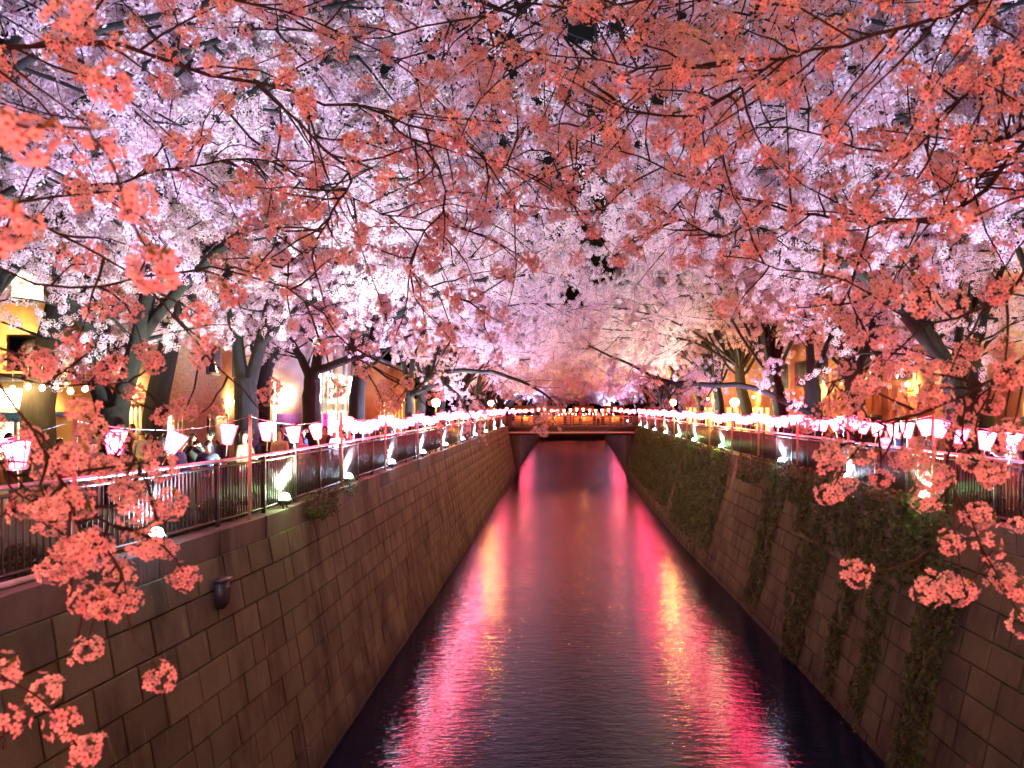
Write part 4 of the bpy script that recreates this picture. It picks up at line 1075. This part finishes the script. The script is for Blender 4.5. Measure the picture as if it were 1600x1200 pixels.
# C: orange timber veranda house
C_ = building('timber_house', -16, -9.6, 57, 78, 5.5, M['rust'], 'orange lit timber house with an open veranda far along the left bank')
part(C_, 'veranda_opening', M['lit_orange'], (-9.597, -9.55, 58, 77, .0, 2.6))
for k in range(11): part(C_, 'post', M['orange_wood'], (-9.5, -9.3, 57.6 + k * 1.9, 57.8 + k * 1.9, -.35, 2.8))
part(C_, 'beam', M['orange_wood'], (-9.52, -9.28, 57.4, 77.4, 2.803, 3.0)); part(C_, 'rail', M['orange_wood'], (-9.48, -9.33, 57.4, 77.4, .7, .8))
wlamp(C_, -9.2, 60, 2.6, 260, (1, .45, .15)); wlamp(C_, -9.2, 70, 2.6, 260, (1, .45, .15))
# right side
Fr = building('brown_townhouse', 16.8, 24, 31.5, 52, 6.2, M['rust'], 'reddish brown townhouse behind the lanterns on the right bank')
for y in np.arange(33, 51, 3.1):
    for z in (.4, 3.4):
        part(Fr, 'window_frame', M['dark_frame'], (16.72, 16.797, y, y + 1.7, z, z + 1.5)); part(Fr, 'pane', M['glass_dark'], (16.70, 16.72, y + .1, y + 1.6, z + .1, z + 1.4))
for k in range(24): part(Fr, 'batten', M['rust'], (16.70, 16.797, 31.9 + k * .85, 31.98 + k * .85, 2.1, 3.2))
part(Fr, 'front_window_frame', M['dark_frame'], (18, 20, 31.43, 31.498, 3.2, 4.8)); part(Fr, 'pane', M['glass_dark'], (18.1, 19.9, 31.41, 31.43, 3.3, 4.7))
wlamp(Fr, 16.4, 33, 3.2, 300, (1, .45, .15)); wlamp(Fr, 16.4, 43, 3.2, 300, (1, .45, .15)); wlamp(Fr, 19, 31, 3.0, 260, (1, .5, .15))
Fs = building('long_brown_house', 18.6, 26, 54, 88, 7.0, M['rust'], 'long low reddish brown house far along the right bank')
part(Fs, 'shop_opening', M['lit_orange'], (18.53, 18.597, 56, 86, -.1, 2.2))
for k in range(15): part(Fs, 'post', M['orange_wood'], (18.35, 18.5, 56 + k * 2.1, 56.15 + k * 2.1, -.35, 2.3))
wlamp(Fs, 18.2, 60, 3.0, 300, (1, .45, .15)); wlamp(Fs, 18.2, 74, 3.0, 300, (1, .45, .15))
G_ = building('yellow_tower_block', 16.2, 24, 25.5, 30.5, 14.5, M['tan'], 'tall yellow lit building at the right edge behind the leaning trunk')
for z in (3.4, 6.2, 9.0, 11.8):
    for x in (17.2, 19.6):
        part(G_, 'window_frame', M['dark_frame'], (x, x + 1.4, 25.43, 25.498, z, z + 1.3)); part(G_, 'pane', M['glass_dark'], (x + .1, x + 1.3, 25.41, 25.43, z + .1, z + 1.2))
    part(G_, 'balcony_slab', M['tan'], (16.6, 21.4, 24.9, 25.42, z - .35, z - .22))
part(G_, 'lit_window', M['lit_warm'], (16.4, 18.0, 25.38, 25.49, 1.4, 2.4))
wlamp(G_, 18.5, 24.4, 4.0, 900, (1, .58, .16)); wlamp(G_, 16.0, 24.4, 7.5, 500, (1, .55, .12))
tn = empty('tent', (15.6, 22.6, STREET)); tag(tn, 'navy cloth festival tent at the right edge behind the railing', 'tent')
mb = MB(); mb.add([[-1.4, -1.2, 1.75], [1.6, -1.2, 1.75], [1.6, 1.2, 1.75], [-1.4, 1.2, 1.75], [.1, 0, 2.45]], [[0, 1, 2, 3]], [[0, 1, 4], [1, 2, 4], [2, 3, 4], [3, 0, 4]]); mb.build('canopy', M['navy_cloth'], tn)
mb = MB(); mb.box((.1, 1.2, 1.0), (3.0, .03, 1.45)); mb.build('back_cloth', M['navy_cloth'], tn)
for sx in (-1.35, 1.55):
    for sy in (-1.15, 1.15):
        mb = MB(); mb.box((sx, sy, .87), (.05, .05, 1.75)); mb.build('post', M['rail'], tn)

# ------------------------------------------------------------------ people
def skin_mesh(name, verts, edges, radii, sub=1):
    me = bpy.data.meshes.new('tmp'); me.from_pydata(verts, edges, []); o = bpy.data.objects.new('tmp', me); col.objects.link(o)
    o.modifiers.new('s', 'SKIN'); 
    for sv, r in zip(me.skin_vertices[0].data, radii): sv.radius = (r if isinstance(r, tuple) else (r, r)); sv.use_root = False
    me.skin_vertices[0].data[0].use_root = True
    ss = o.modifiers.new('u', 'SUBSURF'); ss.levels = sub; ss.render_levels = sub
    dg = bpy.context.evaluated_depsgraph_get(); out = bpy.data.meshes.new_from_object(o.evaluated_get(dg)); out.name = name
    bpy.data.objects.remove(o); bpy.data.meshes.remove(me)
    out.polygons.foreach_set('use_smooth', [True] * len(out.polygons)); out.update(); return out
M['skin_tone'] = simple('skin', (.52, .32, .22), .55, 0, .08, 5)
M['hair_black'] = simple('black_hair', (.015, .012, .012), .5); M['hair_grey'] = simple('grey_hair', (.45, .42, .40), .6); M['hair_brown'] = simple('brown_hair', (.08, .035, .02), .5)
CL = {'navy': (.03, .05, .12), 'black': (.02, .02, .022), 'beige': (.50, .38, .22), 'white': (.72, .70, .68), 'grey': (.22, .22, .24), 'green': (.05, .16, .12), 'red': (.35, .04, .04), 'blue': (.05, .14, .30), 'brown': (.18, .09, .05), 'pink': (.60, .28, .32)}
for k, c in CL.items(): M['cl_' + k] = simple(k + '_cloth', c, .85, 0, .2, 10)
def arm_pts(s, pose):
    sh = (s * .175, 0, 1.36)
    if pose == 'down': return [sh, (s * .23, -.02, 1.10), (s * .24, .06, .86)]
    if pose == 'phone': return [sh, (s * .24, .16, 1.20), (s * .07, .34, 1.47)]
    if pose == 'point' : return [sh, (s * .25, .18, 1.32), (s * .28, .42, 1.50)]
    return [sh, (s * .25, .06, 1.12), (s * .10, .24, 1.08)]
def person_kind(posel, poser, hair, tilt=0.0):
    hp = lambda y, z: (0, y + tilt * (z - 1.45), z)
    V = [(0, 0, .93), (0, 0, 1.08), (0, 0, 1.25), (0, 0, 1.38), hp(0, 1.46), hp(.015, 1.54), hp(.02, 1.61), hp(.0, 1.68)]
    r = [(.12, .09), (.105, .08), (.125, .085), (.09, .07), (.045, .045), (.062, .072), (.075, .088), (.045, .055)]
    E = [(i, i + 1) for i in range(7)]
    V += [hp(.115, 1.585)]; r += [(.012, .014)]; E += [(6, 8)]
    for s, ps in ((-1, posel), (1, poser)):
        a = arm_pts(s, ps); i0 = len(V); V += a; r += [.052, .04, .026]; E += [(3, i0), (i0, i0+1), (i0+1, i0+2)]
        w = Vector(a[2]); d = (w - Vector(a[1])).normalized(); sd = Vector((s, 0, 0)); sd = (sd - d * sd.dot(d)).normalized(); pl = w + d * .055
        V.append(tuple(pl)); r.append((.028, .018)); E.append((i0 + 2, i0 + 3))
        for f, (off, L) in enumerate(((-.030, .05), (-.011, .062), (.010, .058), (.030, .045))):
            V.append(tuple(pl + sd * off + d * L + Vector((0, 0, .012)))); r.append(.009); E.append((i0 + 3, len(V) - 1))
        V.append(tuple(w - sd * .045 + d * .045)); r.append(.010); E.append((i0 + 2, len(V) - 1))
    for s in (-1, 1):
        i0 = len(V); V += [(s * .09, 0, .86), (s * .10, .02, .48), (s * .10, -.01, .09), (s * .105, .12, .04)]; r += [.085, .055, .038, .03]; E += [(0, i0), (i0, i0+1), (i0+1, i0+2), (i0+2, i0+3)]
    body = skin_mesh('person', V, E, r)
    body.materials.append(M['skin_tone'])
    JV = [(0, 0, .86), (0, 0, 1.08), (0, 0, 1.25), (0, 0, 1.37), (0, -.005, 1.43)]; jr = [(.155, .115), (.14, .105), (.155, .11), (.12, .09), (.065, .06)]; JE = [(0, 1), (1, 2), (2, 3), (3, 4)]
    for s, ps in ((-1, posel), (1, poser)):
        a = arm_pts(s, ps); i0 = len(JV); JV += a; jr += [.072, .056, .042]; JE += [(3, i0), (i0, i0+1), (i0+1, i0+2)]
    jacket = skin_mesh('jacket', JV, JE, jr)
    TV = [(0, 0, .95)]; tr = [(.13, .10)]; TE = []
    for s in (-1, 1):
        i0 = len(TV); TV += [(s * .09, 0, .84), (s * .10, .02, .48), (s * .10, -.01, .09)]; tr += [.098, .072, .06]; TE += [(0, i0), (i0, i0+1), (i0+1, i0+2)]
    trousers = skin_mesh('trousers', TV, TE, tr)
    bm = bmesh.new(); bmesh.ops.create_icosphere(bm, subdivisions=3, radius=1)
    long_ = hair == 'long'
    kill = []
    for v in bm.verts:
        x, y, z = v.co
        if y > .25 and z < .42: kill.append(v); continue
        if z < (-.9 if long_ else -.35) : kill.append(v); continue
        f = 1 + .06 * math.sin(9 * x + 7 * z) 
        zz = z * .115 * f
        if long_ and z < 0: zz = z * .28
        v.co = Vector((x * .092 * f, y * .108 * f - .008 + tilt * .15, zz + 1.615))
    bmesh.ops.delete(bm, geom=kill, context='VERTS'); hm = bpy.data.meshes.new('hair'); bm.to_mesh(hm); bm.free()
    hm.polygons.foreach_set('use_smooth', [True] * len(hm.polygons))
    sh = MB()
    for s in (-1, 1): sh.box((s * .102, .05, .045), (.095, .27, .09))
    fe = MB()
    for s in (-1, 1): fe.tube([Vector((s * .03, .092 + tilt * .15, 1.625)), Vector((s * .03, .100 + tilt * .15, 1.625))], [.011, .007], 6); fe.tube([Vector((s * .078, .01, 1.60)), Vector((s * .088, .0, 1.61))], [.02, .012], 6)
    fe.tube([Vector((-.022, .093 + tilt * .1, 1.555)), Vector((.022, .093 + tilt * .1, 1.555))], .005, 4)
    return dict(body=body, jacket=jacket, trousers=trousers, hair=hm, shoes=sh.mesh('shoes'), eyes=fe.mesh('eyes'), phone=('phone' in (posel, poser)))
PK = [person_kind('down', 'down', 'short', -.2), person_kind('phone', 'phone', 'short', -.25), person_kind('bag', 'down', 'long', -.1), person_kind('down', 'point', 'short', -.4), person_kind('phone', 'phone', 'long', -.3), person_kind('bag', 'bag', 'short', .25)]
PDESC = ['looking up', 'raising a phone', 'with long hair', 'pointing up', 'with long hair raising a phone', 'looking down']
def person(x, y, k, jc, hc, face, label, z=STREET, s=1.0):
    K = PK[k]; o = link('person', K['body'], loc=(x, y, z)); o.rotation_euler = (0, 0, face); o.scale = (s,) * 3; tag(o, label, 'person')
    for nm, mt in (('jacket', 'cl_' + jc), ('trousers', random.choice(['cl_black', 'cl_navy', 'cl_grey', 'cl_brown'])), ('hair', 'hair_' + hc), ('shoes', 'cl_black'), ('eyes', 'hair_black')):
        me = K[nm]
        if not me.materials: me.materials.append(None)
        c = bpy.data.objects.new({'shoes': 'shoes', 'eyes': 'facial_features'}.get(nm, nm), me); col.objects.link(c); c.parent = o; c.material_slots[0].link = 'OBJECT'; c.material_slots[0].material = M[mt]
        if nm == 'eyes': c['kind'] = 'stuff'
    if K['phone']:
        mb = MB(); mb.box((0, .41, 1.52), (.15, .012, .075)); q = mb.build('phone', M['housing'], loc=(x, y, z)); q.rotation_euler = o.rotation_euler; q.scale = o.scale
        tag(q, 'phone of ' + label.replace(' with long hair', '').replace(' raising a phone', ''), 'phone')
random.seed(5)
# (px of head, distance, kind, jacket, hair, turn)
crowd_left = [(236, 21, 1, 'beige', 'brown', -1.2), (262, 21.5, 4, 'white', 'black', -.6), (281, 16.4, 5, 'blue', 'black', -1.4), (250, 18.6, 2, 'black', 'black', 1.2), (302, 18.2, 4, 'black', 'black', -2.6), (327, 19.6, 0, 'navy', 'black', 1.5), (348, 20.4, 3, 'black', 'black', 1.3),
    (222, 24, 0, 'grey', 'black', .5), (205, 27, 2, 'red', 'brown', 2), (420, 22.5, 0, 'black', 'black', -2.8), (437, 21.8, 2, 'beige', 'brown', 3.0), (462, 25, 0, 'brown', 'grey', 2.2), (470, 21, 5, 'grey', 'brown', 3.1), (443, 29, 3, 'navy', 'black', -1), (521, 27, 0, 'black', 'black', -2.9), (527, 24.6, 2, 'grey', 'black', -2.7), (545, 28, 1, 'pink', 'brown', 2.9), (553, 33, 0, 'navy', 'black', 0),
    (575, 34, 2, 'brown', 'brown', 1), (588, 38, 1, 'black', 'black', -.5), (612, 37, 0, 'grey', 'black', 2.5), (628, 44, 3, 'red', 'black', -1.5), (640, 48, 2, 'white', 'brown', 0), (655, 52, 0, 'navy', 'black', 1), (668, 57, 1, 'black', 'black', 2), (60, 17.5, 0, 'grey', 'black', -1.2), (95, 19, 2, 'brown', 'brown', -1.5), (20, 18, 3, 'black', 'black', -1.3), (155, 22, 5, 'pink', 'black', -.8)]
crowd_right = [(1385, 25, 2, 'white', 'brown', 2.6), (1402, 27, 0, 'pink', 'black', 2.2), (1425, 24.5, 5, 'white', 'black', 1.6), (1441, 26, 0, 'beige', 'black', 2.9), (1460, 24, 1, 'grey', 'black', 2.0), (1588, 20, 5, 'beige', 'black', 1.2), (1565, 21.5, 2, 'black', 'brown', 1.6), (1290, 33, 0, 'red', 'black', 2), (1260, 35, 2, 'pink', 'black', 2.4), (1222, 37, 1, 'black', 'black', 2.9), (1205, 40, 0, 'white', 'brown', 1.8), (1185, 44, 3, 'grey', 'black', 2.2), (1165, 47, 2, 'navy', 'black', 1.9), (1148, 52, 0, 'red', 'black', 2.1), (1330, 30, 1, 'navy', 'black', 2.3)]
for k in range(16):
    d = 15 + k * 1.9 + random.random(); x = railX(-1, d) - random.uniform(1.3, 3.2)
    crowd_left.append((800 + F * x / d, d, random.choice((0, 2, 3, 5)), random.choice(['black', 'navy', 'grey', 'brown', 'beige', 'white']), random.choice(['black', 'black', 'brown']), random.uniform(-3, 3)))
for k in range(14):
    d = 17 + k * 2.3 + random.random(); x = railX(1, d) + random.uniform(1.3, 3.0)
    crowd_right.append((800 + F * x / d, d, random.choice((0, 2, 3, 5)), random.choice(['black', 'navy', 'grey', 'red', 'pink', 'white']), random.choice(['black', 'black', 'brown']), random.uniform(-3, 3)))
used = {}
for nm, lst in (('left', crowd_left), ('right', crowd_right)):
    for i, (px, d, k, jc, hc, tr) in enumerate(lst):
        x = (px - 800) / F * d
        zone = 'near' if d < 23 else 'middle' if d < 35 else 'far'
        key = (nm, zone, jc, k); used[key] = used.get(key, 0) + 1
        extra = '' if used[key] == 1 else f', {ORD[used[key]-1]} such from the front'
        person(x, d, k, jc, hc, tr, f'person in {jc} top {PDESC[k]}, {zone} {nm} street{extra}', s=random.uniform(.94, 1.04))
for i, x in enumerate((1.2, 2.6, 4.9, 6.6, 8.1, 10.2, 11.7, 13.0)):
    person(x, 94 + random.random(), i % 6, random.choice(list(CL)), 'black', random.uniform(2, 4), f'small person standing at the far bridge rail, {ORD[i]} from the left', z=.05)
